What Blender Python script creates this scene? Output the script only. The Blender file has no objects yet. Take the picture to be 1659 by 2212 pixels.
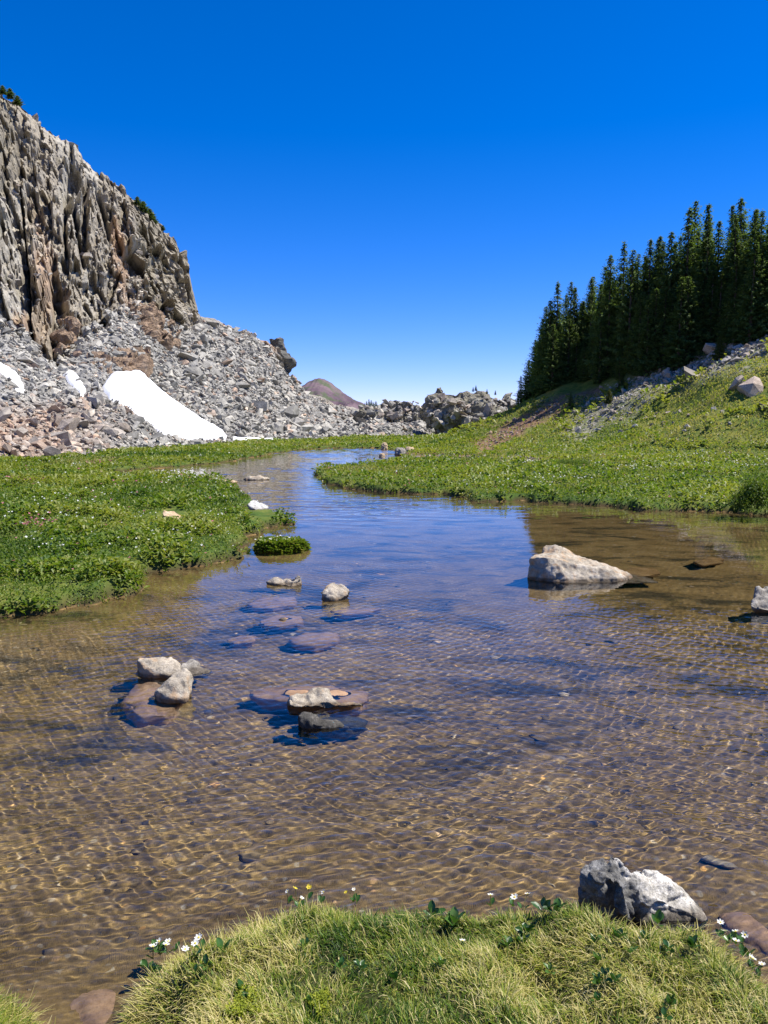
import bpy, bmesh, math, random
import numpy as np
from mathutils import Vector, Matrix

rng = np.random.default_rng(7)
random.seed(7)
SC = bpy.context.scene
COL = SC.collection
R = math.radians

# ------------------------------------------------------------------ camera, sky, sun, exposure
# sketch coordinates: the photograph measured at 1659 x 2212
FPX, CU, CV, CAM_Z, HORIZON = 1789.0, 829.5, 1106.0, 2.0, 920.0
PITCH = math.atan((CV - HORIZON) / FPX)
cam_d = bpy.data.cameras.new("camera")
cam = bpy.data.objects.new("camera", cam_d)
COL.objects.link(cam)
cam.location = (0, 0, CAM_Z)
cam.rotation_euler = (R(90) - PITCH, 0, 0)
cam_d.sensor_fit = 'VERTICAL'
cam_d.sensor_height = 24.0
cam_d.lens = 24.0 * FPX / 2212.0
cam_d.clip_start = 0.05
cam_d.clip_end = 12000
SC.camera = cam

SUN_EL, SUN_AZ = R(58), R(85)            # azimuth measured from straight ahead towards the right
SUN_DIR = Vector((math.sin(SUN_AZ) * math.cos(SUN_EL), math.cos(SUN_AZ) * math.cos(SUN_EL), math.sin(SUN_EL)))
world = bpy.data.worlds.new("World")
SC.world = world
world.use_nodes = True
wt = world.node_tree
wt.nodes.clear()
sky = wt.nodes.new("ShaderNodeTexSky")
sky.sky_type = 'NISHITA'
sky.sun_disc = False
sky.sun_elevation = SUN_EL
sky.sun_rotation = SUN_AZ
sky.altitude = 3400
sky.air_density = 1.0
sky.dust_density = 0.35
sky.ozone_density = 4.0
hs = wt.nodes.new("ShaderNodeHueSaturation")
hs.inputs['Saturation'].default_value = 1.38
hm = wt.nodes.new("ShaderNodeMixRGB")
hm.blend_type = 'MULTIPLY'
hm.inputs['Fac'].default_value = 1.0
hm.inputs['Color2'].default_value = (1.0, 0.755, 1.04, 1)
bg = wt.nodes.new("ShaderNodeBackground")
bg.inputs['Strength'].default_value = 0.12
wo = wt.nodes.new("ShaderNodeOutputWorld")
wt.links.new(sky.outputs[0], hs.inputs['Color'])
wt.links.new(hs.outputs[0], hm.inputs['Color1'])
wt.links.new(hm.outputs[0], bg.inputs['Color'])
wt.links.new(bg.outputs[0], wo.inputs['Surface'])

sun_d = bpy.data.lights.new("sun", 'SUN')
sun_d.energy = 5.0
sun_d.angle = R(0.5)
sun_d.color = (1.0, 0.95, 0.87)
sun = bpy.data.objects.new("sun", sun_d)
COL.objects.link(sun)
sun.rotation_euler = SUN_DIR.to_track_quat('Z', 'Y').to_euler()
sun.location = SUN_DIR * 100
sun_d.cycles.is_caustics_light = True

SC.view_settings.view_transform = 'Standard'
SC.view_settings.look = 'None'
SC.view_settings.gamma = 1.0
SC.view_settings.exposure = 0.75
cy = SC.cycles
cy.use_denoising = True
cy.max_bounces = 8
cy.diffuse_bounces = 3
cy.glossy_bounces = 3
cy.transmission_bounces = 6
cy.transparent_max_bounces = 8
cy.caustics_reflective = False
cy.caustics_refractive = True
cy.sample_clamp_indirect = 6.0

# ------------------------------------------------------------------ pixel helpers
_F = np.array([0, math.cos(PITCH), -math.sin(PITCH)])
_U = np.array([0, math.sin(PITCH), math.cos(PITCH)])
_X = np.array([1.0, 0, 0])
_C = np.array([0, 0, CAM_Z])

def ray(u, v):
    return _X * ((u - CU) / FPX) + _U * ((CV - v) / FPX) + _F

def G(u, v, z=0.0):
    d = ray(u, v)
    return _C + d * ((z - CAM_Z) / d[2])

def P(u, v, Y):
    d = ray(u, v)
    return _C + d * (Y / d[1])

def proj(p):
    q = np.asarray(p) - _C
    f = q @ _F
    return CU + FPX * (q @ _X) / f, CV - FPX * (q @ _U) / f

# ------------------------------------------------------------------ numpy noise
def _hash(ix, iy, iz, seed):
    h = (ix.astype(np.int64) * 374761393 + iy.astype(np.int64) * 668265263 + iz.astype(np.int64) * 2147483647 + seed * 974711) & 0xffffffff
    h = ((h ^ (h >> 13)) * 1274126177) & 0xffffffff
    h = ((h ^ (h >> 16)) * 2246822519) & 0xffffffff
    return (h ^ (h >> 15)) & 0xffffffff

def vnoise(x, y, z, seed=0):
    ix, iy, iz = np.floor(x), np.floor(y), np.floor(z)
    fx, fy, fz = x - ix, y - iy, z - iz
    fx, fy, fz = (t * t * t * (t * (t * 6 - 15) + 10) for t in (fx, fy, fz))
    out = 0
    for dx in (0, 1):
        wx = fx if dx else 1 - fx
        for dy in (0, 1):
            wy = fy if dy else 1 - fy
            for dz in (0, 1):
                wz = fz if dz else 1 - fz
                out = out + wx * wy * wz * (_hash(ix + dx, iy + dy, iz + dz, seed) / 2147483647.5 - 1)
    return out

def fbm(x, y, z=None, o=4, seed=0, gain=0.5):
    x = np.asarray(x, float); y = np.asarray(y, float)
    z = np.zeros_like(x) if z is None else np.asarray(z, float)
    a, s, n = 1.0, 0.0, 0.0
    for i in range(o):
        s = s + a * vnoise(x, y, z, seed + i * 17)
        n += a; a *= gain
        x, y, z = x * 2.03 + 11.3, y * 2.03 + 5.7, z * 2.03 + 3.1
    return s / n * 1.6

def worley(x, y, z, seed=0):
    """cell value in 0..1, F1 and F2 - F1"""
    ix, iy, iz = np.floor(x), np.floor(y), np.floor(z)
    f1 = np.full(x.shape, 9.0); f2 = f1.copy(); val = np.zeros(x.shape)
    for dx in (-1, 0, 1):
        for dy in (-1, 0, 1):
            for dz in (-1, 0, 1):
                cx, cy_, cz = ix + dx, iy + dy, iz + dz
                h = _hash(cx, cy_, cz, seed)
                px = cx + (h & 1023) / 1023.0; py = cy_ + ((h >> 10) & 1023) / 1023.0; pz = cz + ((h >> 20) & 1023) / 1023.0
                d = np.sqrt((px - x) ** 2 + (py - y) ** 2 + (pz - z) ** 2)
                m = d < f1
                f2 = np.where(m, f1, np.minimum(f2, d))
                val = np.where(m, (h % 997) / 996.0, val)
                f1 = np.where(m, d, f1)
    return val, f1, f2 - f1

def facets(x, y, seed, tilt=1.0):
    """flat broken faces: every cell a plane of its own height and tilt"""
    ix, iy = np.floor(x), np.floor(y); z0 = np.zeros(x.shape)
    f1 = np.full(x.shape, 9.0); f2 = f1.copy(); out = np.zeros(x.shape)
    for dx in (-1, 0, 1):
        for dy in (-1, 0, 1):
            cx, cy_ = ix + dx, iy + dy
            h = _hash(cx, cy_, z0, seed); g = _hash(cx, cy_, z0 + 1, seed + 1)
            ox = x - cx - (h & 1023) / 1023.0; oy = y - cy_ - ((h >> 10) & 1023) / 1023.0
            d = np.abs(ox) * 0.6 + np.abs(oy) * 0.4 + 0.6 * np.sqrt(ox * ox + oy * oy)
            pl = (h % 997) / 996.0 - 0.5 + tilt * (((g & 1023) / 511.5 - 1) * ox + ((g >> 10 & 1023) / 511.5 - 1) * oy)
            m = d < f1
            f2 = np.where(m, f1, np.minimum(f2, d)); out = np.where(m, pl, out); f1 = np.where(m, d, f1)
    return out, f2 - f1

def smooth(e0, e1, x):
    t = np.clip((x - e0) / (e1 - e0), 0, 1)
    return t * t * (3 - 2 * t)

# ------------------------------------------------------------------ mesh helpers
def make_mesh(name, V, F, mat=None, attrs=None, sm=False):
    V = np.ascontiguousarray(V, np.float32); F = np.ascontiguousarray(F, np.int32)
    me = bpy.data.meshes.new(name)
    k = F.shape[1]
    me.vertices.add(len(V)); me.vertices.foreach_set('co', V.ravel())
    me.loops.add(F.size); me.loops.foreach_set('vertex_index', F.ravel())
    me.polygons.add(len(F))
    me.polygons.foreach_set('loop_start', np.arange(0, F.size, k, dtype=np.int32))
    if sm is not None:
        me.polygons.foreach_set('use_smooth', np.full(len(F), bool(sm)))
    for an, av in (attrs or {}).items():
        a = me.attributes.new(an, 'FLOAT', 'POINT')
        a.data.foreach_set('value', np.ascontiguousarray(av, np.float32).ravel())
    me.update(calc_edges=True)
    me.validate()
    if mat: me.materials.append(mat)
    return me

def link(name, me, parent=None, loc=None, rot=None, scale=None):
    o = bpy.data.objects.new(name, me)
    COL.objects.link(o)
    if parent: o.parent = parent
    if loc is not None: o.location = loc
    if rot is not None: o.rotation_euler = rot
    if scale is not None: o.scale = scale
    return o

def tag(o, label=None, cat=None, group=None, kind=None):
    if label: o['label'] = label
    if cat: o['category'] = cat
    if group: o['group'] = group
    if kind: o['kind'] = kind
    return o

def grid_faces(nr, nc):
    i = np.arange(nr - 1)[:, None] * nc + np.arange(nc - 1)[None, :]
    return np.stack([i, i + 1, i + 1 + nc, i + nc], -1).reshape(-1, 4)

def rotmats(n, rg, tilt=math.pi):
    """random rotation matrices: any spin about z, then a tilt of at most `tilt`"""
    a = rg.uniform(0, 2 * math.pi, n); b = rg.uniform(-tilt, tilt, n); c = rg.uniform(-tilt, tilt, n)
    ca, sa, cb, sb, cc, sc = np.cos(a), np.sin(a), np.cos(b), np.sin(b), np.cos(c), np.sin(c)
    M = np.zeros((n, 3, 3))
    M[:, 0, 0] = ca * cb; M[:, 0, 1] = ca * sb * sc - sa * cc; M[:, 0, 2] = ca * sb * cc + sa * sc
    M[:, 1, 0] = sa * cb; M[:, 1, 1] = sa * sb * sc + ca * cc; M[:, 1, 2] = sa * sb * cc - ca * sc
    M[:, 2, 0] = -sb; M[:, 2, 1] = cb * sc; M[:, 2, 2] = cb * cc
    return M

def merge(variants, which, pos, M, scale):
    """one big vertex/face array out of small variants; scale (n,3) in the variant's own axes"""
    Vs, Fs, ids, off = [], [], [], 0
    for k, (v, f) in enumerate(variants):
        idx = np.nonzero(which == k)[0]
        if not len(idx): continue
        w = np.einsum('nij,nvj->nvi', M[idx], v[None] * scale[idx][:, None, :]) + pos[idx][:, None, :]
        Vs.append(w.reshape(-1, 3))
        Fs.append((f[None] + (np.arange(len(idx)) * len(v))[:, None, None]).reshape(-1, f.shape[1]) + off)
        ids.append(np.repeat(idx, len(v)))
        off += len(idx) * len(v)
    return np.concatenate(Vs), np.concatenate(Fs), np.concatenate(ids)

# ------------------------------------------------------------------ materials
class NT:
    def __init__(s, name):
        s.m = bpy.data.materials.new(name); s.m.use_nodes = True
        s.t = s.m.node_tree; s.t.nodes.clear()
        s.out = s.t.nodes.new('ShaderNodeOutputMaterial')
    def n(s, typ, ins=None, **props):
        nd = s.t.nodes.new(typ)
        for k, v in props.items(): setattr(nd, k, v)
        for k, v in (ins or {}).items():
            sock = nd.inputs[k]
            if isinstance(v, bpy.types.NodeSocket): s.t.links.new(v, sock)
            else: sock.default_value = v
        return nd
    def attr(s, name, typ='GEOMETRY'):
        return s.n('ShaderNodeAttribute', attribute_name=name, attribute_type=typ).outputs['Fac']
    def co(s):
        return s.n('ShaderNodeNewGeometry').outputs['Position']
    def oco(s):
        return s.n('ShaderNodeTexCoord').outputs['Object']
    def noise(s, vec, scale, detail=4, rough=0.55, dist=0.0):
        return s.n('ShaderNodeTexNoise', {'Vector': vec, 'Scale': scale, 'Detail': detail, 'Roughness': rough, 'Distortion': dist}).outputs['Fac']
    def voro(s, vec, scale, feature='F1', out='Distance'):
        return s.n('ShaderNodeTexVoronoi', {'Vector': vec, 'Scale': scale}, feature=feature).outputs[out]
    def ramp(s, fac, stops, interp='LINEAR'):
        nd = s.n('ShaderNodeValToRGB', {'Fac': fac})
        cr = nd.color_ramp; cr.interpolation = interp
        while len(cr.elements) < len(stops): cr.elements.new(0.5)
        for e, (p, c) in zip(cr.elements, stops):
            e.position = p
            e.color = (c, c, c, 1) if isinstance(c, (int, float)) else (*c, 1)
        return nd.outputs['Color']
    def mix(s, fac, a, b, mode='MIX'):
        nd = s.n('ShaderNodeMixRGB', {'Fac': fac}, blend_type=mode)
        for k, v in (('Color1', a), ('Color2', b)):
            if isinstance(v, bpy.types.NodeSocket): s.t.links.new(v, nd.inputs[k])
            else: nd.inputs[k].default_value = (*v, 1) if not isinstance(v, (int, float)) else (v, v, v, 1)
        return nd.outputs['Color']
    def math(s, op, a, b=0.0, clamp=False):
        nd = s.n('ShaderNodeMath', {0: a, 1: b}, operation=op); nd.use_clamp = clamp
        return nd.outputs[0]
    def vscale(s, vec, xyz):
        return s.n('ShaderNodeMapping', {'Vector': vec, 'Scale': xyz}).outputs[0]
    def bump(s, h, strength, dist):
        return s.n('ShaderNodeBump', {'Height': h, 'Strength': strength, 'Distance': dist}).outputs[0]
    def bsdf(s, col, rough=0.9, normal=None, spec=0.3, **kw):
        ins = {'Base Color': col if isinstance(col, bpy.types.NodeSocket) else (*col, 1), 'Roughness': rough, 'Specular IOR Level': spec}
        if normal is not None: ins['Normal'] = normal
        ins.update(kw)
        nd = s.n('ShaderNodeBsdfPrincipled', ins)
        s.t.links.new(nd.outputs[0], s.out.inputs['Surface'])
        return nd

def rock_material(name, dark, mid, light, scale=3.0, bump=0.4, bdist=0.03, tone=None, stain=None, lichen=None, wet=False, speck=0.42):
    t = NT(name); c = t.oco()
    a = t.noise(c, scale, 6, 0.65)
    b = t.noise(c, scale * 7, 5, 0.7)
    f = t.math('ADD', t.math('MULTIPLY', a, 0.65), t.math('MULTIPLY', b, 0.35))
    col = t.ramp(f, [(0.33, dark), (0.5, mid), (0.66, light)])
    sp = t.ramp(t.noise(c, scale * 30, 2, 0.5), [(0.38, speck), (0.47, 1.0)])
    col = t.mix(1.0, col, sp, 'MULTIPLY')
    if stain:
        col = t.mix(t.ramp(t.noise(c, scale * 0.8, 4, 0.6, 0.6), [(0.52, 0.0), (0.68, 0.85)]), col, stain)
    if lichen:
        col = t.mix(t.ramp(t.noise(t.vscale(c, (1.3, 1.3, 0.9)), scale * 2.3, 5, 0.7), [(0.56, 0.0), (0.62, 0.75)]), col, lichen)
    h = t.math('ADD', t.math('MULTIPLY', a, 0.6), t.math('ADD', t.math('MULTIPLY', b, 0.4), t.math('MULTIPLY', t.voro(c, scale * 2.2), 0.35)))
    if tone:
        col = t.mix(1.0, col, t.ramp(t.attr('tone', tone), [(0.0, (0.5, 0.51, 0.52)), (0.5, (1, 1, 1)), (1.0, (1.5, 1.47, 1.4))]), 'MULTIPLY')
        col = t.mix(t.math('MULTIPLY', t.attr('warm', tone), 0.75), col, t.mix(1.0, col, (1.28, 0.84, 0.6), 'MULTIPLY'))
    if wet:
        zz = t.n('ShaderNodeSeparateXYZ', {0: t.co()}).outputs['Z']
        zw = t.math('ADD', zz, t.math('MULTIPLY', b, -0.05))
        col = t.mix(t.ramp(zw, [(0.0, 0.85), (0.02, 0.0)]), col, t.mix(1.0, col, (0.34, 0.30, 0.26), 'MULTIPLY'))
    t.bsdf(col, 0.93, t.bump(h, bump, bdist), 0.15)
    return t.m

def wet_rock(*a, **k):
    return rock_material(*a, wet=True, **k)

def leaf_material(name, stops, attr='tint', trans=0.35, rough=0.6, spec=0.25):
    t = NT(name)
    col = t.ramp(t.attr(attr), stops)
    d = t.n('ShaderNodeBsdfPrincipled', {'Base Color': col, 'Roughness': rough, 'Specular IOR Level': spec})
    tr = t.n('ShaderNodeBsdfTranslucent', {'Color': t.mix(1.0, col, (1.25, 1.3, 0.6), 'MULTIPLY')})
    mx = t.n('ShaderNodeMixShader', {0: trans, 1: d.outputs[0], 2: tr.outputs[0]})
    t.t.links.new(mx.outputs[0], t.out.inputs['Surface'])
    return t.m

# ------------------------------------------------------------------ terrain shape
NEAR = [(-900,2000),(-400,2060),(-120,2085),(0,2128),(60,2165),(110,2215),(150,2300),(240,2330),(285,2280),(296,2212),(292,2110),(325,2065),
        (420,2014),(520,1990),(590,1955),(650,1943),(760,1950),(900,1950),(1050,1955),(1150,1963),(1250,1980),(1330,2012),(1410,2014),
        (1460,1990),(1530,1990),(1580,2045),(1659,2120),(1760,2195),(2000,2280),(2500,2300)]
FAR = [(3000,1700),(2600,1250),(2200,1150),(1900,1128),(1659,1113),(1600,1110),(1400,1102),(1300,1094),(1140,1083),(1030,1084),(1010,1075),
       (960,1068),(830,1063),(760,1055),(700,1040),(682,1022),(688,1020),(760,1012),(850,1004),(884,994),(874,978),(830,969),(760,968),
       (700,968.5),(620,975),(520,992),(480,999),(400,1007),(330,1013),(250,1019),(205,1024),(205,1034),(300,1038),(380,1040),(460,1043),
       (486,1049),(500,1057),(522,1067),(530,1082),(533,1098),(552,1112),(590,1114),(607,1125),(605,1140),(560,1150),(530,1158),(522,1175),(505,1205),(450,1220),
       (400,1230),(330,1238),(290,1250),(270,1283),(200,1300),(130,1318),(0,1333),(-200,1345),(-500,1380),(-1000,1450)]
RIVER = np.array([G(u, v, 0.13)[:2] for u, v in NEAR] + [G(u, v, 0.0)[:2] for u, v in FAR])

def sdist(X, Y, poly):
    """signed distance to a polygon, positive outside"""
    X = np.asarray(X, float); Y = np.asarray(Y, float)
    d = np.full(X.shape, 1e9); ins = np.zeros(X.shape, bool)
    n = len(poly)
    for i in range(n):
        ax, ay = poly[i]; bx, by = poly[(i + 1) % n]
        ex, ey = bx - ax, by - ay
        wx, wy = X - ax, Y - ay
        t = np.clip((wx * ex + wy * ey) / (ex * ex + ey * ey + 1e-12), 0, 1)
        d = np.minimum(d, (wx - ex * t) ** 2 + (wy - ey * t) ** 2)
        c = ((ay <= Y) & (by > Y)) | ((by <= Y) & (ay > Y))
        with np.errstate(divide='ignore', invalid='ignore'):
            xi = ax + (Y - ay) * ex / (ey if ey else 1e-12)
        ins ^= c & (X < xi)
    d = np.sqrt(d)
    return np.where(ins, -d, d)

TOE_Y = np.array([-50, 0, 20, 42, 60, 80, 100, 130, 200, 400])
TOE_X = np.array([60, 44, 31, 21.5, 12.5, 6.2, 9, 18, 45, 120])

def shore(X, Y):
    X = np.asarray(X, float); Y = np.asarray(Y, float)
    d = sdist(X, Y, RIVER)
    far = np.clip(Y / 10, 0.15, 2.0)
    return d + (fbm(X * 1.9, Y * 1.3, o=3, seed=3) * 0.16 + fbm(X * 6, Y * 5, o=2, seed=4) * 0.05) * far

def slope_dist(X, Y):
    return 0.91 * (np.asarray(X, float) - np.interp(Y, TOE_Y, TOE_X)) + fbm(np.asarray(X) * 0.12, np.asarray(Y) * 0.12, o=3, seed=9) * 1.2

def zg(X, Y, d=None):
    X = np.asarray(X, float); Y = np.asarray(Y, float)
    if d is None: d = shore(X, Y)
    near = smooth(6, 3, Y)
    hb = 0.16 + 0.05 * fbm(X * 0.9, Y * 0.7, o=3, seed=5) + 0.03 * fbm(X * 4, Y * 4, o=2, seed=6) + 0.04 * near
    out = 0.01 + hb * smooth(-0.01, 0.22, d) + 0.10 * smooth(0.3, 5, d)
    out = out + near * 0.035 * fbm(X * 2.6, Y * 2.6, o=3, seed=8) * smooth(0.0, 0.25, d) + near * 0.02 * np.exp(-(((X - 0.35) / 0.6) ** 2 + ((Y - 2.75) / 0.5) ** 2))
    out = out + 0.14 * smooth(3, 10, d) * fbm(X * 0.25, Y * 0.2, o=3, seed=12)
    dep = np.where(Y < 4.2, 0.20, np.interp(Y, [4.2, 7, 10, 20, 60], [0.22, 0.34, 0.42, 0.5, 0.4]))
    bed = -(0.03 + dep * (1 - np.exp(np.minimum(d, 0) * 1.5))) + 0.03 * fbm(X * 1.1, Y * 1.1, o=3, seed=15) + 0.012 * fbm(X * 6, Y * 6, o=2, seed=16)
    z = np.where(d > 0, out, bed)
    s = slope_dist(X, Y)
    up = 0.577 * (np.sqrt(s * s + 9) + s) / 2
    up = up - 0.577 * 0.25
    up = np.where(s > -12, np.maximum(up, 0), 0)
    up = up + smooth(2, 12, s) * (0.5 * fbm(X * 0.22, Y * 0.22, o=4, seed=21))
    up = 34 * np.tanh(up / 34)
    lz = smooth(2.5, 6, d)
    return z + up * lz

# ------------------------------------------------------------------ ground sheet
def build_ground():
    nr, nc = 900, 760
    Yr = np.exp(np.linspace(math.log(4.0), math.log(4000.0), nr)) - 7.0
    b = np.linspace(-1, 1, nc); b = 1.5 * (0.42 * b + 0.58 * b ** 3)
    Y = np.repeat(Yr[:, None], nc, 1); X = b[None, :] * (Y + 8.5)
    d = shore(X, Y)
    Z = zg(X, Y, d)
    farm = smooth(240, 500, Y) * 1.0
    Z = Z * (1 - farm) - 6 * farm
    sd = slope_dist(X, Y)
    V = np.stack([X, Y, Z], -1).reshape(-1, 3)
    slopem = smooth(-3, 4, sd) * smooth(3, 8, d)
    # stony and bare places
    u, v = proj(V); u = u.reshape(X.shape); v = v.reshape(X.shape)
    def strip(ax, ay, bx, by, w):
        ex, ey = bx - ax, by - ay; L = ex * ex + ey * ey
        t = np.clip(((u - ax) * ex + (v - ay) * ey) / L, 0, 1)
        dd = np.hypot(u - ax - ex * t, v - ay - ey * t)
        return smooth(w * 1.3, w * 0.5, dd + 14 * fbm(X * 0.5, Y * 0.5, o=3, seed=31))
    dirt = np.maximum(strip(1040, 968, 1215, 872, 24), 0.0)
    dirt = np.maximum(dirt, strip(1290, 838, 1215, 868, 16))
    dirt = np.maximum(dirt, 0.9 * strip(870, 985, 1020, 990, 9))
    dirt = np.maximum(dirt, 0.7 * strip(1080, 992, 1240, 998, 6))
    dirt *= (Y > 20)
    stone = np.maximum(strip(1250, 930, 1400, 830, 40), strip(1400, 830, 1640, 750, 36)) * (Y > 25)
    me = make_mesh('ground', V, grid_faces(nr, nc), None, {'shore': d.ravel(), 'slope': slopem.ravel(), 'dirt': dirt.ravel(), 'stone': stone.ravel()}, True)
    t = NT('ground'); c = t.co()
    sh = t.attr('shore')
    # river bed: brown silt and sand with pebbles and dark weed
    n1 = t.noise(c, 2.2, 6, 0.65); n2 = t.noise(c, 14, 5, 0.7); n3 = t.noise(c, 60, 3, 0.6)
    f = t.math('ADD', t.math('MULTIPLY', n1, 0.5), t.math('ADD', t.math('MULTIPLY', n2, 0.3), t.math('MULTIPLY', n3, 0.2)))
    bed = t.ramp(f, [(0.32, (0.092, 0.058, 0.021)), (0.5, (0.20, 0.13, 0.05)), (0.66, (0.32, 0.215, 0.09))])
    peb = t.n('ShaderNodeTexVoronoi', {'Vector': c, 'Scale': 22.0, 'Randomness': 1.0})
    pm = t.ramp(peb.outputs['Distance'], [(0.22, 1.0), (0.34, 0.0)])
    pc = t.ramp(t.n('ShaderNodeSeparateColor', {0: peb.outputs['Color']}).outputs[0], [(0.0, (0.07, 0.055, 0.04)), (0.55, (0.2, 0.14, 0.08)), (0.8, (0.30, 0.24, 0.16)), (0.93, (0.5, 0.42, 0.30)), (1.0, (0.6, 0.3, 0.08))])
    pick = t.ramp(t.noise(c, 1.1, 3, 0.6), [(0.42, 0.15), (0.62, 0.85)])
    bed = t.mix(t.math('MULTIPLY', pm, pick), bed, pc)
    weed = t.ramp(t.noise(t.vscale(c, (0.8, 1.5, 1.0)), 1.05, 6, 0.72, 0.4), [(0.50, 0.0), (0.62, 0.85)])
    yy = t.n('ShaderNodeSeparateXYZ', {0: c}).outputs['Y']
    weed = t.math('MULTIPLY', weed, t.ramp(t.math('MULTIPLY', yy, 0.1), [(0.40, 0.0), (0.5, 1.0)]))
    bed = t.mix(weed, bed, (0.022, 0.022, 0.016))
    # meadow soil under the plants
    g1 = t.noise(c, 0.35, 5, 0.6); g2 = t.noise(c, 3.0, 5, 0.7)
    gf = t.math('ADD', t.math('MULTIPLY', g1, 0.55), t.math('MULTIPLY', g2, 0.45))
    mead = t.ramp(gf, [(0.34, (0.022, 0.04, 0.010)), (0.47, (0.055, 0.095, 0.018)), (0.58, (0.13, 0.145, 0.032)), (0.7, (0.20, 0.17, 0.06))])
    hill = t.ramp(gf, [(0.32, (0.03, 0.055, 0.012)), (0.46, (0.085, 0.125, 0.022)), (0.56, (0.17, 0.175, 0.035)), (0.68, (0.24, 0.20, 0.07))])
    mead = t.mix(t.ramp(t.math('MULTIPLY', yy, 0.1), [(0.42, 0.9), (0.5, 0.0)]), mead, t.ramp(g2, [(0.35, (0.022, 0.024, 0.009)), (0.65, (0.07, 0.065, 0.028))]))
    land = t.mix(t.attr('slope'), mead, hill)
    dcol = t.ramp(g2, [(0.35, (0.10, 0.055, 0.032)), (0.6, (0.24, 0.15, 0.09))])
    land = t.mix(t.attr('dirt'), land, dcol)
    scol = t.ramp(t.noise(c, 2.6, 5, 0.7), [(0.38, (0.09, 0.09, 0.04)), (0.5, (0.22, 0.20, 0.15)), (0.64, (0.38, 0.35, 0.29))])
    land = t.mix(t.math('MULTIPLY', t.attr('stone'), t.ramp(t.noise(c, 0.9, 5, 0.7), [(0.38, 0.15), (0.55, 0.85)])), land, scol)
    mud = t.ramp(sh, [(0.0, 1.0), (0.18, 0.0)])
    land = t.mix(mud, land, (0.055, 0.036, 0.02))
    col = t.mix(t.ramp(sh, [(0.0, 0.0), (0.02, 1.0)]), bed, land)
    hh = t.math('ADD', t.math('MULTIPLY', n2, 0.7), t.math('MULTIPLY', n3, 0.3))
    t.bsdf(col, 0.95, t.bump(hh, 0.55, 0.03), 0.1)
    me.materials.append(t.m)
    o = tag(link('ground', me), kind='structure')
    o.cycles.is_caustics_receiver = True
    return o
build_ground()

# ------------------------------------------------------------------ water
def build_water():
    nr, nc = 1650, 1300
    Y = np.exp(np.linspace(math.log(1.5), math.log(88), nr))
    b = np.linspace(-0.78, 0.78, nc)
    Yg = np.repeat(Y[:, None], nc, 1); Xg = b[None, :] * (Yg + 2.6)
    sp = Yg * (math.log(88 / 1.5) / nr)
    wx = Xg + 0.05 * fbm(Xg * 1.3, Yg * 1.3, o=2, seed=40); wy = Yg + 0.05 * fbm(Xg * 1.3 + 7, Yg * 1.3, o=2, seed=41)
    rg = np.random.default_rng(11)
    H = np.zeros_like(Xg)
    for i in range(34):
        L = 0.034 * (0.17 / 0.034) ** rg.uniform(0, 1) if i < 30 else rg.uniform(0.5, 0.9)
        th = R(98) + rg.normal(0, R(30)) + (Xg * 0.05 if i % 2 else 0)
        k = 2 * math.pi / L
        slope = 0.0185 * (1 + 0.3 * smooth(5.5, 4, Yg)) * (0.7 + 0.3 * min(1, 0.1 / L)) * (0.5 if L > 0.3 else 1)
        fade = smooth(2.0, 3.4, L / sp)
        H += fade * slope / k * np.sin(k * (wx * np.cos(th) + wy * np.sin(th)) + rg.uniform(0, 6.28))
    far_h = np.zeros_like(Xg)
    for i in range(14):
        L = 0.22 * (1.3 / 0.22) ** rg.uniform(0, 1); th = R(95) + rg.normal(0, R(28)); k = 2 * math.pi / L
        far_h += smooth(1.2, 2.4, L / sp) * 0.035 / k * np.sin(k * (wx * np.cos(th) + wy * np.sin(th)) + rg.uniform(0, 6.28))
    n = vnoise(Xg * 9, Yg * 13, np.zeros_like(Xg), 50) * 0.0006 + vnoise(Xg * 17, Yg * 22, np.zeros_like(Xg), 51) * 0.0003
    H += n * smooth(0.05, 0.025, sp)
    calm = 0.30 + 0.75 * smooth(-0.35, 0.55, fbm(Xg * 0.25, Yg * 0.16, o=3, seed=44) + smooth(11, 5, Yg) * 0.9 - smooth(10, 16, Yg) * 0.1)
    H = H + smooth(14, 24, Yg) * 1.0 * far_h
    calm = calm * (1 - 0.35 * smooth(8, 12, Yg) * smooth(24, 17, Yg))
    V = np.stack([Xg, Yg, H * calm], -1).reshape(-1, 3)
    me = make_mesh('water', V, grid_faces(nr, nc), None, None, True)
    t = NT('water')
    gl = t.n('ShaderNodeBsdfPrincipled', {'Base Color': (0.93, 0.97, 0.94, 1), 'Roughness': 0.0, 'IOR': 1.333, 'Transmission Weight': 1.0})
    t.t.links.new(gl.outputs[0], t.out.inputs['Surface'])
    me.materials.append(t.m)
    o = tag(link('water', me), kind='structure')
    o.cycles.is_caustics_caster = True
    return o
build_water()

# ------------------------------------------------------------------ cliff and scree
TALUS_BASE = [(-500,700,66),(-200,706,72),(0,712,80),(60,735,83),(115,778,84),(150,752,90),(185,722,96),(225,695,102),(265,672,108),(300,668,113),(340,690,120),(385,722,128),(430,703,140),
              (480,712,150),(540,728,160),(580,752,168),(622,818,178),(648,841,184),(673,857,190),(715,876,196),(747,888,200),(786,897,204),(840,898,202),(900,895,198),(960,890,195),(1100,898,190),(1300,903,185)]
CLIFF_TOP = [(-500,-250,95),(-200,40,105),(0,190,118),(50,227,122),(100,270,126),(150,307,130),(200,357,134),(260,402,138),(300,434,141),(350,484,145),(392,540,149),(407,574,150),(416,615,151),(424,655,152),(433,688,152),
             (470,697,155),(520,712,162),(560,724,168),(580,740,172),(600,752,176),(618,800,181),(626,812,183),(648,833,190),(673,849,195),(715,870,202),(747,882,206),(786,893,208),(830,894,205),(870,890,203),(900,890,201),(960,884,197),(1100,892,192),(1300,898,187)]
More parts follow.
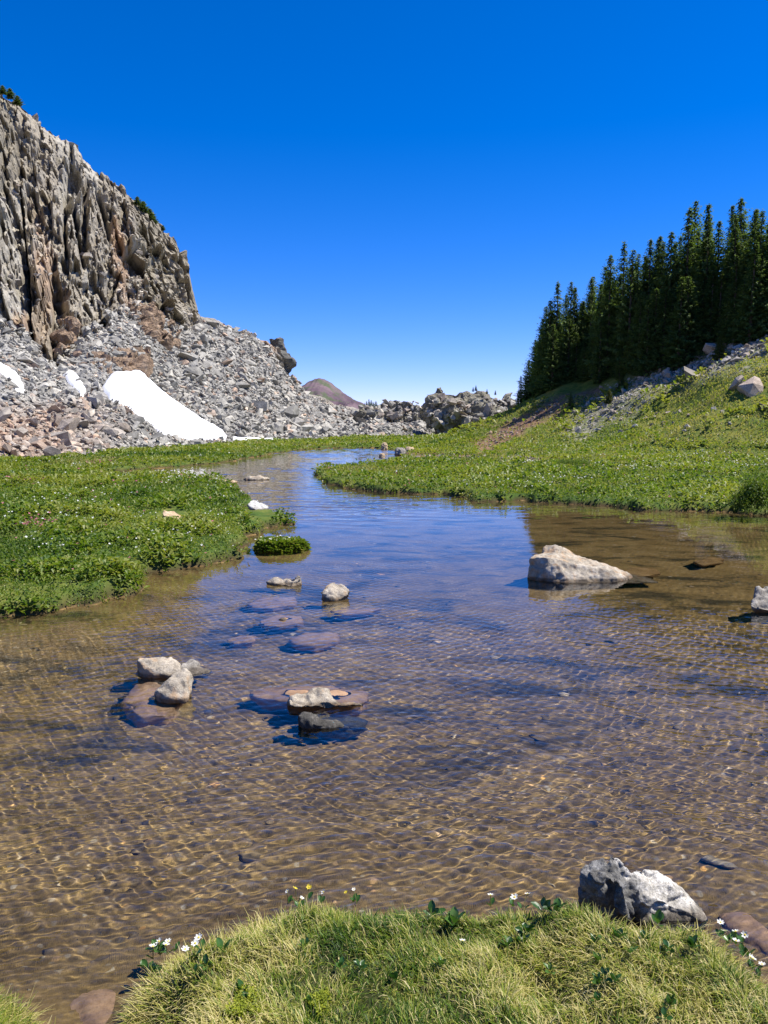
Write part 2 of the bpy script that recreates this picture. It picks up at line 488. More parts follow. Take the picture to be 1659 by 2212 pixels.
TOE = [(-500,1052),(-200,1018),(0,998),(150,987),(300,972),(420,963),(560,955),(700,949),(820,944),(900,941),(960,938),(1100,930),(1300,925)]
def curve(tab, u, k):
    return np.interp(u, [r[0] for r in tab], [r[k] for r in tab])

CU0, CU1, NCOL = -420, 1300, 860
cu = np.linspace(CU0, CU1, NCOL)
def line_pts(tab_v, Yv):
    return np.array([P(a, b, y) for a, b, y in zip(cu, tab_v, Yv)])
toe = np.array([G(a, b, 0.25) for a, b in zip(cu, curve(TOE, cu, 1))])
base = line_pts(curve(TALUS_BASE, cu, 1), curve(TALUS_BASE, cu, 2))
topl = line_pts(curve(CLIFF_TOP, cu, 1) + 5 * fbm(cu * 0.05, cu * 0, o=3, seed=60), curve(CLIFF_TOP, cu, 2))
def radial(p, dr, dz):
    q = p.copy(); n = q[:, :2] / np.linalg.norm(q[:, :2], axis=1)[:, None]
    q[:, :2] += n * dr; q[:, 2] += dz
    return q
NT_, NC_, NB_ = 230, 330, 40
w = np.linspace(0, 1, NT_)[:, None, None]
sag = (np.sin(np.linspace(0, math.pi, NT_)) ** 1)[:, None] * 0.04
tal = toe[None] * (1 - w) + base[None] * w
tal[:, :, 2] -= sag * (base[:, 2] - toe[:, 2])[None]
w = np.linspace(0, 1, NC_ + 1)[1:, None, None]
clf = base[None] * (1 - w) + topl[None] * w
top_h = topl[:, 2] - base[:, 2]
w = np.linspace(0, 1, NB_ + 1)[1:, None, None]
bak = topl[None] * (1 - w) + radial(topl, 45, -3)[None] * w
low = radial(toe, -2.5, -1.6)
end = radial(topl, 160, -60)
SURF = np.concatenate([low[None], tal, clf, bak, end[None]])
NROW = SURF.shape[0]
zone = np.concatenate([[0], np.zeros(NT_), np.ones(NC_), np.full(NB_ + 1, 2.0)])
# cliff weight: 0 on scree, 1 on the rock face
cw = np.concatenate([[0], smooth(0.86, 1.0, np.linspace(0, 1, NT_)), np.ones(NC_), np.linspace(1, 0.5, NB_), [0]])
cw2 = cw[:, None] * smooth(3, 9, top_h)[None] + (zone[:, None] > 0) * 0.35 * (1 - smooth(3, 9, top_h))[None]
du = np.gradient(SURF, axis=1); dv = np.gradient(SURF, axis=0)
nrm = np.cross(du, dv); nrm /= np.linalg.norm(nrm, axis=2)[..., None] + 1e-9
nrm = np.where((nrm @ np.array([0, -1, 0.3]))[..., None] < 0, -nrm, nrm)
SX, SY, SZ = SURF[..., 0], SURF[..., 1], SURF[..., 2]
# the fractured face: leaning ribs, clefts and stepped blocks
al = np.repeat((cu / 11.0)[None], NROW, 0)      # metres along the wall
lean = al + SZ * np.interp(cu, [0, 150, 430], [0.03, 0.10, 0.36])[None]
ZERO = np.zeros_like(al)
warp = 1.6 * fbm(al * 0.10, SZ * 0.06, ZERO, o=3, seed=70)
lw = lean + warp
ribs = 1 - np.abs(fbm(lw * 0.062, SZ * 0.016, ZERO, o=2, seed=71)) * 1.8
rib2 = 1 - np.abs(fbm(lw * 0.2, SZ * 0.05, ZERO + 3, o=3, seed=72)) * 1.7
cleft = smooth(0.11, 0.0, np.abs(fbm(lw * 0.10, SZ * 0.014, ZERO + 9, o=3, seed=83))) * smooth(-0.2, 0.2, fbm(al * 0.12, SZ * 0.07, ZERO, o=2, seed=84))
bv1, e1 = facets(lw * 0.115 + 0.02 * SZ, SZ * 0.075 - 0.03 * al, 73, 1.1)
bv2, e2 = facets((lean + warp * 0.5) * 0.25 + 0.05 * SZ, SZ * 0.20 - 0.06 * al, 74, 1.25)
bv3, e3 = facets(lean * 0.58 + 0.16 * SZ, SZ * 0.50 - 0.1 * al, 75, 1.25)
bv4, e4 = facets(lean * 1.35 + 0.4 * SZ, SZ * 1.2, 79, 1.25)
ledge = fbm(al * 0.05, SZ * 0.16 + al * 0.05, ZERO, o=3, seed=85)
disp = 1.6 * (ribs - 0.5) + 0.5 * (rib2 - 0.45) + 3.6 * bv1 + 2.5 * bv2 + 1.6 * bv3 + 0.75 * bv4 + 1.6 * ledge
disp += -5.0 * cleft - 1.0 * smooth(0.07, 0.0, e1) - 0.6 * smooth(0.08, 0.0, e2) - 0.35 * smooth(0.1, 0, e3) + 0.25 * fbm(al * 0.9, SZ * 0.7, ZERO, o=4, seed=76)
for _ in range(1):
    disp[1:-1, 1:-1] = 0.5 * disp[1:-1, 1:-1] + 0.125 * (disp[:-2, 1:-1] + disp[2:, 1:-1] + disp[1:-1, :-2] + disp[1:-1, 2:])
fdir = nrm * 0.30 + np.array([0.10, -0.85, 0.05])   # blocks stand out of the wall towards the valley mouth
fdir /= np.linalg.norm(fdir, axis=2)[..., None]
fine = 0.35 * fbm(SX * 0.5, SY * 0.5, SZ * 0.5, o=4, seed=77) + 0.7 * fbm(SX * 0.08, SY * 0.08, SZ * 0.08, o=3, seed=78)
rowlow = np.concatenate([[0], smooth(0, 0.08, np.linspace(0, 1, NT_)), np.ones(NROW - NT_ - 1)])[:, None]
skyl = np.concatenate([np.ones(NT_ + 1), 1 - 0.6 * smooth(0.75, 1, np.linspace(0, 1, NC_)), np.full(NB_ + 1, 0.4)])[:, None]
near_end = 1 - 0.45 * smooth(385, 415, cu)[None] * (1 - smooth(440, 460, cu))[None]
SURFD = SURF + fdir * (disp * cw2 * skyl * near_end)[..., None] + nrm * (fine * (1 - cw2) * rowlow)[..., None]
uu, vv = proj(SURF.reshape(-1, 3)); uu = uu.reshape(NROW, NCOL); vv = vv.reshape(NROW, NCOL)
warmn = fbm(lean * 0.10, SZ * 0.04, ZERO, o=4, seed=80)
warm = 0.9 * smooth(0.0, 0.4, warmn + 0.35 * smooth(640, 760, vv) * (uu < 420) - 0.3 * smooth(250, 420, uu) - 0.25 * smooth(480, 350, vv))
warm = np.clip(warm, 0, 1) * (zone[:, None] > 0) + (zone[:, None] == 0) * smooth(330, 60, uu) * smooth(850, 900, vv) * 0.7
darkr = 0.95 * smooth(-0.2, 0.3, 0.8 * fbm(lean * 0.09, SZ * 0.03, ZERO, o=4, seed=81) + 0.8 * smooth(230, 380, uu) * (vv < 700) - 0.35 * smooth(600, 740, vv) - 0.15) * (zone[:, None] > 0)
paler = smooth(0.1, 0.5, fbm(lean * 0.16, SZ * 0.05, ZERO, o=4, seed=82) + 0.25 * smooth(560, 740, vv))

def build_cliff():
    me = make_mesh('cliff', SURFD.reshape(-1, 3), grid_faces(NROW, NCOL), None,
                   {'warm': warm.ravel(), 'dark': darkr.ravel(), 'pale': paler.ravel(), 'face': cw2.ravel()}, False)
    t = NT('cliff_rock'); c = t.co()
    a = t.noise(t.vscale(c, (1, 1, 0.55)), 0.5, 7, 0.68); b = t.noise(c, 3.5, 5, 0.7)
    f = t.math('ADD', t.math('MULTIPLY', a, 0.6), t.math('MULTIPLY', b, 0.4))
    col = t.ramp(f, [(0.32, (0.125, 0.105, 0.075)), (0.46, (0.26, 0.225, 0.17)), (0.58, (0.39, 0.35, 0.28)), (0.7, (0.53, 0.49, 0.415))])
    col = t.mix(t.math('MULTIPLY', t.attr('pale'), 0.4), col, t.ramp(f, [(0.35, (0.30, 0.28, 0.23)), (0.55, (0.52, 0.50, 0.44)), (0.7, (0.66, 0.64, 0.58))]))
    col = t.mix(t.math('MULTIPLY', t.attr('warm'), 0.85), col, t.ramp(f, [(0.33, (0.20, 0.12, 0.075)), (0.52, (0.40, 0.265, 0.165)), (0.68, (0.54, 0.40, 0.27))]))
    col = t.mix(t.math('MULTIPLY', t.attr('dark'), 0.85), col, t.ramp(f, [(0.33, (0.10, 0.085, 0.06)), (0.5, (0.22, 0.19, 0.138)), (0.68, (0.38, 0.34, 0.25))]))
    moss = t.ramp(t.noise(t.vscale(c, (1, 1, 1.6)), 0.35, 6, 0.75), [(0.58, 0.0), (0.66, 0.35)])
    col = t.mix(moss, col, (0.10, 0.105, 0.06))
    scr = t.ramp(t.noise(c, 1.6, 5, 0.75), [(0.36, (0.12, 0.115, 0.11)), (0.5, (0.27, 0.26, 0.24)), (0.64, (0.44, 0.43, 0.41))])
    scr = t.mix(t.attr('warm'), scr, t.mix(1.0, scr, (1.15, 0.82, 0.62), 'MULTIPLY'))
    col = t.mix(t.ramp(t.attr('face'), [(0.15, 0.0), (0.5, 1.0)]), scr, col)
    h = t.math('ADD', t.math('MULTIPLY', a, 0.6), t.math('MULTIPLY', b, 0.4))
    t.bsdf(col, 0.95, t.bump(h, 0.8, 0.5), 0.1)
    me.materials.append(t.m)
    return tag(link('cliff', me), kind='structure')
build_cliff()

# ------------------------------------------------------------------ angular stones
def hull(points):
    bm = bmesh.new()
    for p in points: bm.verts.new(p)
    bmesh.ops.convex_hull(bm, input=bm.verts)
    loose = [v for v in bm.verts if not v.link_faces]
    bmesh.ops.delete(bm, geom=loose, context='VERTS')
    bmesh.ops.triangulate(bm, faces=bm.faces)
    bm.verts.index_update()
    V = np.array([v.co[:] for v in bm.verts]); F = np.array([[v.index for v in f.verts] for f in bm.faces])
    bm.free()
    return V, F

def stone_variant(seed, n=13, flat=0.6):
    rg = np.random.default_rng(seed)
    p = rg.normal(0, 1, (n, 3)); p /= np.linalg.norm(p, axis=1)[:, None]
    p = np.sign(p) * np.abs(p) ** 0.7
    p *= rg.uniform(0.75, 1.05, (n, 1))
    return hull(p * np.array([0.62, 0.46, 0.46 * flat]))
STONES = [stone_variant(100 + k, int(rng.integers(9, 15)), rng.uniform(0.45, 0.95)) for k in range(16)]

scree_mat = rock_material('scree_stone', (0.18, 0.17, 0.15), (0.335, 0.32, 0.285), (0.50, 0.48, 0.43), 0.8, 0.35, 0.08, tone='GEOMETRY')
block_mat = rock_material('scree_block', (0.18, 0.17, 0.15), (0.335, 0.32, 0.285), (0.50, 0.48, 0.43), 1.6, 0.4, 0.08, tone='OBJECT')

SNOW = [[(218,850),(236,826),(262,812),(300,801),(313,806),(326,822),(342,838),(366,855),(386,872),(412,888),(440,906),(470,922),(496,945),(470,951),(440,950),(402,951),(380,944),(345,938),(335,925),(322,912),(306,906),(288,892),(268,880),(236,868)],
        [(-60,790),(0,786),(22,798),(42,816),(60,838),(52,843),(30,828),(8,812),(-60,806)],
        [(137,826),(150,814),(166,820),(178,836),(186,852),(176,858),(160,848),(148,838)],
        [(500,944),(540,948),(586,953),(640,956),(600,959),(540,956),(505,953)]]
SNOWP = [np.array(s, float) for s in SNOW]

def column_at(u, v):
    """a point of the undisplaced scree seen at sketch point u, v"""
    j = np.clip((np.asarray(u) - CU0) / (CU1 - CU0) * (NCOL - 1), 0, NCOL - 1).astype(int)
    out = np.zeros((len(j), 3))
    for jj in np.unique(j):
        m = j == jj
        r = slice(1, NT_ + NC_)
        o = np.argsort(vv[r, jj])
        for k in range(3):
            out[m, k] = np.interp(np.asarray(v)[m], vv[r, jj][o], SURFD[r, jj, k][o])
    return out

def build_scree():
    rg = np.random.default_rng(21)
    # sample scree cells, weighted by area
    A, B, D_ = SURFD[1:NT_, :-1], SURFD[1:NT_, 1:], SURFD[2:NT_ + 1, :-1]
    area = np.linalg.norm(np.cross(B - A, D_ - A), axis=2)
    sz = np.minimum(1, 90 / A[..., 1]) ** 1.3
    pr = (area * sz).ravel(); pr = pr / pr.sum()
    n = 90000
    idx = rg.choice(len(pr), n, p=pr)
    i, j = idx // (NCOL - 1), idx % (NCOL - 1)
    a, b = rg.uniform(0, 1, (2, n, 1))
    p = A[i, j] + a * (B[i, j] - A[i, j]) + b * (D_[i, j] - A[i, j])
    # ledge rubble on the lower cliff
    n2 = 3500
    i2 = rg.integers(NT_, NT_ + int(NC_ * 0.55), n2); j2 = rg.integers(0, NCOL - 1, n2)
    keep = rg.uniform(0, 1, n2) < smooth(120, 420, cu[j2]) * 0.5 + 0.35 * (nrm[i2, j2, 2] > 0.5)
    q = SURFD[i2, j2][keep]
    size = np.exp(rg.normal(-1.0, 0.52, n)) * np.interp(p[:, 1], [40, 70, 110, 200], [0.62, 0.75, 1.0, 1.3])
    size = np.clip(size, 0.18, 2.4)
    size2 = np.clip(np.exp(rg.normal(-0.75, 0.4, len(q))), 0.3, 1.3)
    p = np.concatenate([p, q]); size = np.concatenate([size, size2]); wm = np.concatenate([warm[1:NT_, :-1][i, j], np.full(len(q), 0.2)])
    u, v = proj(p)
    out = np.ones(len(p), bool)
    for s in SNOWP:
        dd = sdist(u, v, s)
        out &= dd > 1.0
    p, size, wm, u, v = p[out], size[out], wm[out], u[out], v[out]
    N = len(p)
    tone = np.clip(rg.normal(0.55, 0.24, N), 0, 1)
    wv = np.clip(wm * rg.uniform(0.2, 1.4, N) + (rg.uniform(0, 1, N) < 0.08) * rg.uniform(0.3, 1, N), 0, 1)
    M = rotmats(N, rg, 0.75)
    sc = size[:, None] * rg.uniform(0.7, 1.3, (N, 3)) * np.array([1.15, 1.0, 0.9])
    which = rg.integers(0, len(STONES), N)
    p = p + np.array([0, 0, 1.0]) * (size * 0.12)[:, None]
    # the 260 that show largest are blocks of their own
    inframe = (u > 0) & (u < 1659) & (v > 560)
    show = np.where(inframe, size / p[:, 1], 0)
    big = np.argsort(-show)[:250]
    rest = np.ones(N, bool); rest[big] = False
    V, F, ids = merge(STONES, which[rest], p[rest], M[rest], sc[rest])
    me = make_mesh('scree_rubble', V, F, scree_mat, {'tone': tone[rest][ids], 'warm': wv[rest][ids]}, False)
    tag(link('scree_rubble', me), 'loose grey rubble covering the scree slope below the cliff', 'scree', kind='stuff')
    meshes = [make_mesh('scree_block', v_, f_, block_mat, None, False) for v_, f_ in STONES]
    for k in big:
        o = link('scree_block', meshes[which[k]])
        m = Matrix([list(M[k][r]) + [0] for r in range(3)] + [[0, 0, 0, 1]])
        o.matrix_world = Matrix.Translation(Vector(p[k])) @ m @ Matrix.Diagonal((*(sc[k] * 1.12), 1))
        o['tone'] = float(tone[k]); o['warm'] = float(wv[k])
        tn = 'dark grey' if tone[k] < 0.4 else ('pale grey' if tone[k] > 0.68 else 'grey')
        if wv[k] > 0.45: tn = 'rusty brown' if tone[k] < 0.6 else 'pale orange'
        uk, vk = u[k], v[k]
        if vk > 930 and uk < 260: zn = 'at the foot of the scree beside the far meadow strip'
        elif uk < 215: zn = 'on the scree to the left of the big snow patch'
        elif uk < 330 and vk > 880: zn = 'on the scree under the lower edge of the snow patch'
        elif uk < 520: zn = 'on the scree close to the right of the snow patch'
        elif uk < 760: zn = 'on the long scree slope between snow patch and red peak'
        else: zn = 'in the rubble fan at the head of the valley'
        tag(o, f'{tn} angular block {zn}', 'boulder', f'{tn} blocks {zn}')
build_scree()

def build_snow():
    t = NT('snow'); c = t.co()
    col = t.ramp(t.noise(c, 0.8, 4, 0.6), [(0.3, (0.78, 0.79, 0.81)), (0.6, (0.88, 0.88, 0.88))])
    col = t.mix(t.ramp(t.noise(c, 1.7, 7, 0.8), [(0.58, 0.0), (0.74, 0.55)]), col, (0.50, 0.45, 0.40))
    t.bsdf(col, 0.7, t.bump(t.noise(c, 2.5, 4, 0.6), 0.25, 0.12), 0.3)
    labels = ['large white snow patch lying on the scree under the orange rock foot', 'narrow strip of old snow high on the scree at the picture edge',
              'small grey-white snow remnant on the scree left of the large snow patch', 'thin sliver of snow along the scree foot by the meadow']
    for poly, lab in zip(SNOWP, labels):
        st = 2.5
        us = np.arange(poly[:, 0].min() - 6, poly[:, 0].max() + 6, st); vs = np.arange(poly[:, 1].min() - 6, poly[:, 1].max() + 6, st)
        U, W = np.meshgrid(us, vs)
        d = sdist(U, W, poly) + 1.6 * fbm(U * 0.09, W * 0.12, o=3, seed=90)
        p = column_at(U.ravel(), W.ravel()).reshape(*U.shape, 3)
        # smooth the rubble relief out of the snow surface
        for _ in range(12):
            q = p.copy()
            q[1:-1, 1:-1] = (p[:-2, 1:-1] + p[2:, 1:-1] + p[1:-1, :-2] + p[1:-1, 2:]) / 4
            p = q
        wdt = max(3.0, min(14.0, -d.min() * 0.6))
        th = np.clip(-d / wdt, -1, 1)
        n_ = np.array([0.35, -0.35, 0.87])
        p = p + n_ * (0.95 * np.sign(th) * np.abs(th) ** 0.7 + 0.06)[..., None] * (1.0 if lab.startswith('large') else 0.38)
        F = grid_faces(*U.shape)
        keep = (d.ravel()[F] < 2.5).all(1)
        F = F[keep]; used = np.unique(F); rm = np.full(U.size, -1); rm[used] = np.arange(len(used))
        me = make_mesh('snow_patch', p.reshape(-1, 3)[used], rm[F], t.m, None, True)
        tag(link('snow_patch', me), lab, 'snow patch')
build_snow()

# ------------------------------------------------------------------ far peak
def build_mountain():
    prof = [(560,905),(600,880),(640,842),(668,824),(680,818),(692,817),(708,822),(722,832),(742,848),(762,862),(785,872),(830,900)]
    D = 1800.0
    us = np.linspace(560, 830, 220); vt = np.interp(us, [p[0] for p in prof], [p[1] for p in prof]) + 1.0 * fbm(us * 0.12, us * 0, o=3, seed=95)
    ridge = np.array([P(a, b, D) for a, b in zip(us, vt)])
    rows = []
    for k in np.linspace(0, 1, 90):
        q = ridge.copy(); q[:, 1] -= 700 * k; q[:, 2] = ridge[:, 2] * (1 - k) + k * -5
        rows.append(q)
    back = ridge.copy(); back[:, 1] += 500; back[:, 2] = -5
    S = np.array([back] + rows)
    rel = fbm(S[..., 0] * 0.02, S[..., 1] * 0.006, o=5, seed=96) * 16
    kk = np.concatenate([[0], np.linspace(0, 1, 90)])
    S[..., 2] += rel * (np.sin(kk * math.pi) ** 0.7)[:, None]
    me = make_mesh('mountain', S.reshape(-1, 3), grid_faces(*S.shape[:2]), None, None, True)
    t = NT('mountain'); c = t.co()
    a = t.noise(t.vscale(c, (1, 0.4, 1)), 0.012, 6, 0.65)
    col = t.ramp(a, [(0.35, (0.055, 0.040, 0.055)), (0.5, (0.105, 0.073, 0.088)), (0.6, (0.16, 0.115, 0.125))])
    col = t.mix(t.ramp(t.noise(c, 0.006, 5, 0.7), [(0.54, 0.0), (0.6, 0.8)]), col, (0.07, 0.10, 0.045))
    t.bsdf(col, 0.95, None, 0.05)
    me.materials.append(t.m)
    tag(link('mountain', me), kind='structure')
build_mountain()

# ------------------------------------------------------------------ sculpted rocks
def sculpt(hulls, voxel, amp=0.1, freq=3.0, seed=0, smooth_it=4, chip=0.5, fine=0.25):
    """hulls of hand-placed points fused into one skin, then weathered"""
    Vs, Fs, off = [], [], 0
    for h in hulls:
        v, f = hull(h); Vs.append(v); Fs.append(f + off); off += len(v)
    me = make_mesh('tmp', np.concatenate(Vs), np.concatenate(Fs))
    o = bpy.data.objects.new('tmp', me); COL.objects.link(o)
    md = o.modifiers.new('r', 'REMESH'); md.mode = 'VOXEL'; md.voxel_size = voxel
    dg = bpy.context.evaluated_depsgraph_get(); ev = o.evaluated_get(dg); m2 = ev.to_mesh()
    V = np.empty(len(m2.vertices) * 3); m2.vertices.foreach_get('co', V); V = V.reshape(-1, 3)
    F = np.array([list(p.vertices) for p in m2.polygons if len(p.vertices) == 4])
    ev.to_mesh_clear(); bpy.data.objects.remove(o); bpy.data.meshes.remove(me)
    E = np.concatenate([F[:, [0, 1]], F[:, [1, 2]], F[:, [2, 3]], F[:, [3, 0]]])
    def relax(V, n):
        for _ in range(n):
            S = np.zeros_like(V); c = np.zeros(len(V))
            for a, b in ((0, 1), (1, 0)):
                for k in range(3): S[:, k] += np.bincount(E[:, a], V[E[:, b], k], len(V))
                c += np.bincount(E[:, a], minlength=len(V))
            V = 0.4 * V + 0.6 * S / c[:, None]
        return V
    V = relax(V, smooth_it)
    def normals(V):
        n = np.cross(V[F[:, 2]] - V[F[:, 0]], V[F[:, 3]] - V[F[:, 1]])
        N = np.zeros_like(V)
        for a in range(4):
            for k in range(3): N[:, k] += np.bincount(F[:, a], n[:, k], len(V))
        return N / (np.linalg.norm(N, axis=1)[:, None] + 1e-12)
    N = normals(V); x, y, z = (V * freq).T
    cv, c1, ce = worley(x * 1.1, y * 1.1, z * 1.1, seed + 5)
    d = 0.7 * fbm(x, y, z, o=4, seed=seed) + chip * (cv - 0.5) - 0.3 * chip * smooth(0.12, 0.0, ce)
    d = d - fine * np.abs(fbm(x * 4, y * 4, z * 4, o=4, seed=seed + 3, gain=0.6))
    V = V + N * (amp * d)[:, None]
    return relax(V, 1), F

def pts_at(Y0, pts):
    return [P(u, v, Y0 + dy) for u, v, dy in pts]

def place_rock(name, V, F, mat, label, cat='rock', group=None, sm=True, attrs=None):
    c = V.mean(0); c[2] = V[:, 2].min()
    me = make_mesh(name, V - c, F, mat, attrs, sm)
    o = tag(link(name, me, loc=c), label, cat, group)
    o.cycles.is_caustics_receiver = True
    return o

granite = wet_rock('granite', (0.17, 0.14, 0.105), (0.40, 0.345, 0.265), (0.62, 0.55, 0.44), 8.0, 0.9, 0.02, stain=(0.40, 0.25, 0.13))
bank_rock_mat = wet_rock('shade_and_lichen_granite', (0.07, 0.065, 0.055), (0.30, 0.285, 0.255), (0.64, 0.62, 0.59), 14.0, 1.0, 0.010, tone='GEOMETRY')  # tone carries painted shade as well as dark lichen
granite_pale = wet_rock('pale_granite', (0.20, 0.185, 0.16), (0.52, 0.50, 0.46), (0.80, 0.78, 0.74), 11.0, 0.9, 0.012)
granite_grey = wet_rock('grey_granite', (0.09, 0.08, 0.07), (0.28, 0.255, 0.215), (0.52, 0.48, 0.42), 12.0, 0.9, 0.015)
slab_mat = rock_material('drowned_slab', (0.18, 0.11, 0.065), (0.34, 0.21, 0.125), (0.46, 0.31, 0.20), 3.0, 0.4, 0.02, speck=0.85)
dark_rock = rock_material('dark_rock', (0.03, 0.028, 0.024), (0.075, 0.07, 0.06), (0.22, 0.20, 0.17), 6.0, 0.6, 0.02)
rust_rock = wet_rock('rusty_rock', (0.26, 0.17, 0.09), (0.50, 0.37, 0.23), (0.66, 0.55, 0.40), 9.0, 0.8, 0.015)
drowned_rust = rock_material('drowned_rust', (0.16, 0.09, 0.035), (0.28, 0.17, 0.07), (0.38, 0.25, 0.12), 6.0, 0.4, 0.02)
outcrop_mat = rock_material('outcrop_rock', (0.10, 0.092, 0.07), (0.26, 0.24, 0.185), (0.42, 0.40, 0.33), 0.5, 1.0, 0.6, lichen=(0.085, 0.085, 0.05))

def river_rocks():
    # A: the big pale rock off the right bank
    Y = G(1240, 1256, 0)[1] + .2
    h1 = pts_at(Y, [(1140,1205,0),(1137,1245,0),(1150,1196,.1),(1175,1190,.35),(1180,1200,-.1),(1200,1262,-.25),(1240,1266,-.3),(1150,1262,-.1),(1240,1215,-.1),(1262,1208,.3),(1352,1238,.0),(1362,1246,-.1),
                    (1355,1262,-.1),(1300,1210,.45),(1330,1224,.45),(1345,1265,.4),(1140,1275,.2),(1270,1275,-.3),(1175,1275,.7),(1290,1275,.7),(1420,1285,-.1),(1410,1285,.3)])
    h2 = pts_at(Y, [(1166,1190,.35),(1175,1176,.4),(1200,1172,.4),(1215,1174,.45),(1225,1182,.5),(1262,1203,.5),(1200,1210,.1),(1180,1205,.3),(1210,1230,.8),(1290,1240,.6),(1180,1250,.7)])
    V, F = sculpt([h1, h2], 0.018, 0.055, 3.0, 31, 1, 0.6, 0.5)
    place_rock('river_boulder', V, F, granite, 'largest pale boulder in the river, humped at one end and sloping to a drowned tip', 'boulder')
    # B: at the right edge of the picture
    Y = G(1680, 1320, 0)[1]
    V, F = sculpt([pts_at(Y, [(1616,1305,0),(1625,1290,.15),(1635,1268,.2),(1660,1255,.25),(1720,1250,.3),(1760,1285,.2),(1770,1330,0),(1630,1312,-.1),(1680,1322,-.15),(1740,1345,-.1),(1640,1345,.4),(1760,1345,.5),(1625,1340,0)])], 0.018, 0.09, 3.5, 32, 3, 0.5, 0.3)
    place_rock('river_boulder', V, F, granite_grey, 'grey-brown boulder cut off by the right picture edge, standing in brown water', 'boulder')
    # C: white rock against the near bank
    Y = G(1390, 2010, 0.02)[1]
    ridge = pts_at(Y, [(1316,1852,.13),(1323,1845,.14),(1332,1852,.15),(1346,1872,.16),(1362,1886,.18),(1322,1900,.085),(1300,1905,.09),(1345,1925,.09),(1376,1990,.10),(1384,2030,.10),
                    (1310,1985,.08),(1300,2030,.10),(1400,1960,.22),(1380,2030,.3),(1300,2010,.3),(1340,1900,.25)])
    white = pts_at(Y, [(1348,1892,.17),(1346,1935,.12),(1352,1990,.11),(1340,2020,.12),(1360,1886,.17),(1374,1876,.18),(1402,1876,.2),(1425,1886,.22),(1452,1906,.22),(1482,1930,.2),(1512,1962,.15),(1530,1990,.1),(1378,1925,.10),(1386,1985,.09),(1392,2030,.08),
                    (1430,2035,.08),(1480,2020,.08),(1520,2030,.12),(1400,2010,.45),(1510,2010,.4),(1450,1940,.4)])
    left_ = pts_at(Y, [(1252,1884,.12),(1258,1868,.15),(1268,1863,.17),(1280,1868,.17),(1294,1855,.17),(1306,1850,.16),(1312,1880,.08),(1256,1925,.12),(1270,1965,.12),(1300,2000,.10),(1330,1950,.10),
                    (1250,1960,.2),(1290,2010,.3),(1330,2000,.3),(1285,1905,.05)])
    spur = pts_at(Y, [(1322,1893,.07),(1336,1898,.06),(1348,1912,.05),(1352,1930,.05),(1330,1925,.06),(1325,1960,.05),(1356,1985,.05),(1340,1960,.2)])
    V, F = sculpt([ridge, white, left_, spur], 0.0045, 0.016, 11.0, 33, 1, 1.0, 0.35)
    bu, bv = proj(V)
    mk = smooth(-14, 22, bu - (1346 + (bv - 1870) * 0.42) + 26 * fbm(V[:, 0] * 22, V[:, 1] * 22, V[:, 2] * 22, o=4, seed=34))  # left part coloured darker: its shaded side painted in, along with dark lichen
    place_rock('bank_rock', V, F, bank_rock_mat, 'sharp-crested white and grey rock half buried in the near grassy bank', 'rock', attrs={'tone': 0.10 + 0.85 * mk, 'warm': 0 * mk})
    # D: the trio on the left with the drowned slab
    Y = G(340, 1462, 0)[1]
    V, F = sculpt([pts_at(Y, [(296,1425,0),(300,1418,.1),(330,1415,.22),(365,1420,.25),(386,1432,.2),(390,1440,.05),(298,1440,-.02),(296,1465,-.02),(385,1462,-.04),(340,1462,-.06),(300,1490,.3),(390,1490,.3),(310,1490,0),(380,1490,0)])], 0.013, 0.05, 5, 34, 1, 0.4, 0.35)
    place_rock('river_rock', V, F, granite, 'flat-topped cream rock, back left one of the tight cluster of three', 'rock')
    V, F = sculpt([pts_at(Y + .05, [(386,1440,.1),(392,1428,.15),(415,1425,.2),(432,1432,.18),(438,1442,.1),(455,1447,.1),(452,1455,.05),(400,1456,-.05),(440,1462,-.02),(388,1465,0),(400,1485,.3),(455,1475,.3),(395,1485,0),(450,1480,0)])], 0.012, 0.05, 6, 35, 2, 0.6, 0.4)
    place_rock('river_rock', V, F, granite_grey, 'rough grey rock tailing off to the right behind the wedge-shaped one', 'rock')
    Y = G(395, 1512, 0)[1]
    V, F = sculpt([pts_at(Y, [(404,1440,.12),(398,1440,.12),(412,1455,.1),(417,1470,.12),(408,1500,.0),(402,1516,-.05),(370,1508,-.08),(335,1490,-.05),(360,1468,.03),(385,1446,.1),(410,1500,.2),(340,1500,.25),(398,1530,.0),(345,1520,0),(400,1470,.0)])], 0.012, 0.04, 6, 36, 1, 0.4, 0.35)
    place_rock('river_rock', V, F, granite, 'wedge-shaped cream rock leaning in front of the other two of the cluster', 'rock')
    def slab(name, pix, zt, th, mat, label, seed, amp=0.06, vox=0.02):
        top = [G(u, v, zt) for u, v in pix]; c = np.mean(top, 0)
        pts = [tuple(p) for p in top] + [tuple(c + (np.array(p) - c) * 0.9 + np.array([0, 0, -th])) for p in top] + [tuple(c + (np.array(p) - c) * 0.5 + np.array([0, 0, 0.04])) for p in top]
        V, F = sculpt([pts], vox, amp, 3.5, seed, 3, 0.5, 0.25)
        return place_rock(name, V, F, mat, label, 'rock')
    slab('drowned_rock', [(262,1530),(285,1492),(330,1482),(380,1505),(398,1530),(360,1558),(300,1562)], -.07, .3, slab_mat, 'rounded purple-grey slab under water in front of the cluster of three', 41)
    # E: half drowned slab with a cream crest
    slab('drowned_rock', [(535,1500),(570,1490),(650,1486),(720,1484),(790,1498),(805,1520),(770,1532),(680,1530),(600,1524),(545,1515)], -.045, .3, slab_mat, 'long flat brown slab just under water, a cream crest breaking its surface', 42, 0.05)
    Y = G(680, 1527, 0)[1]
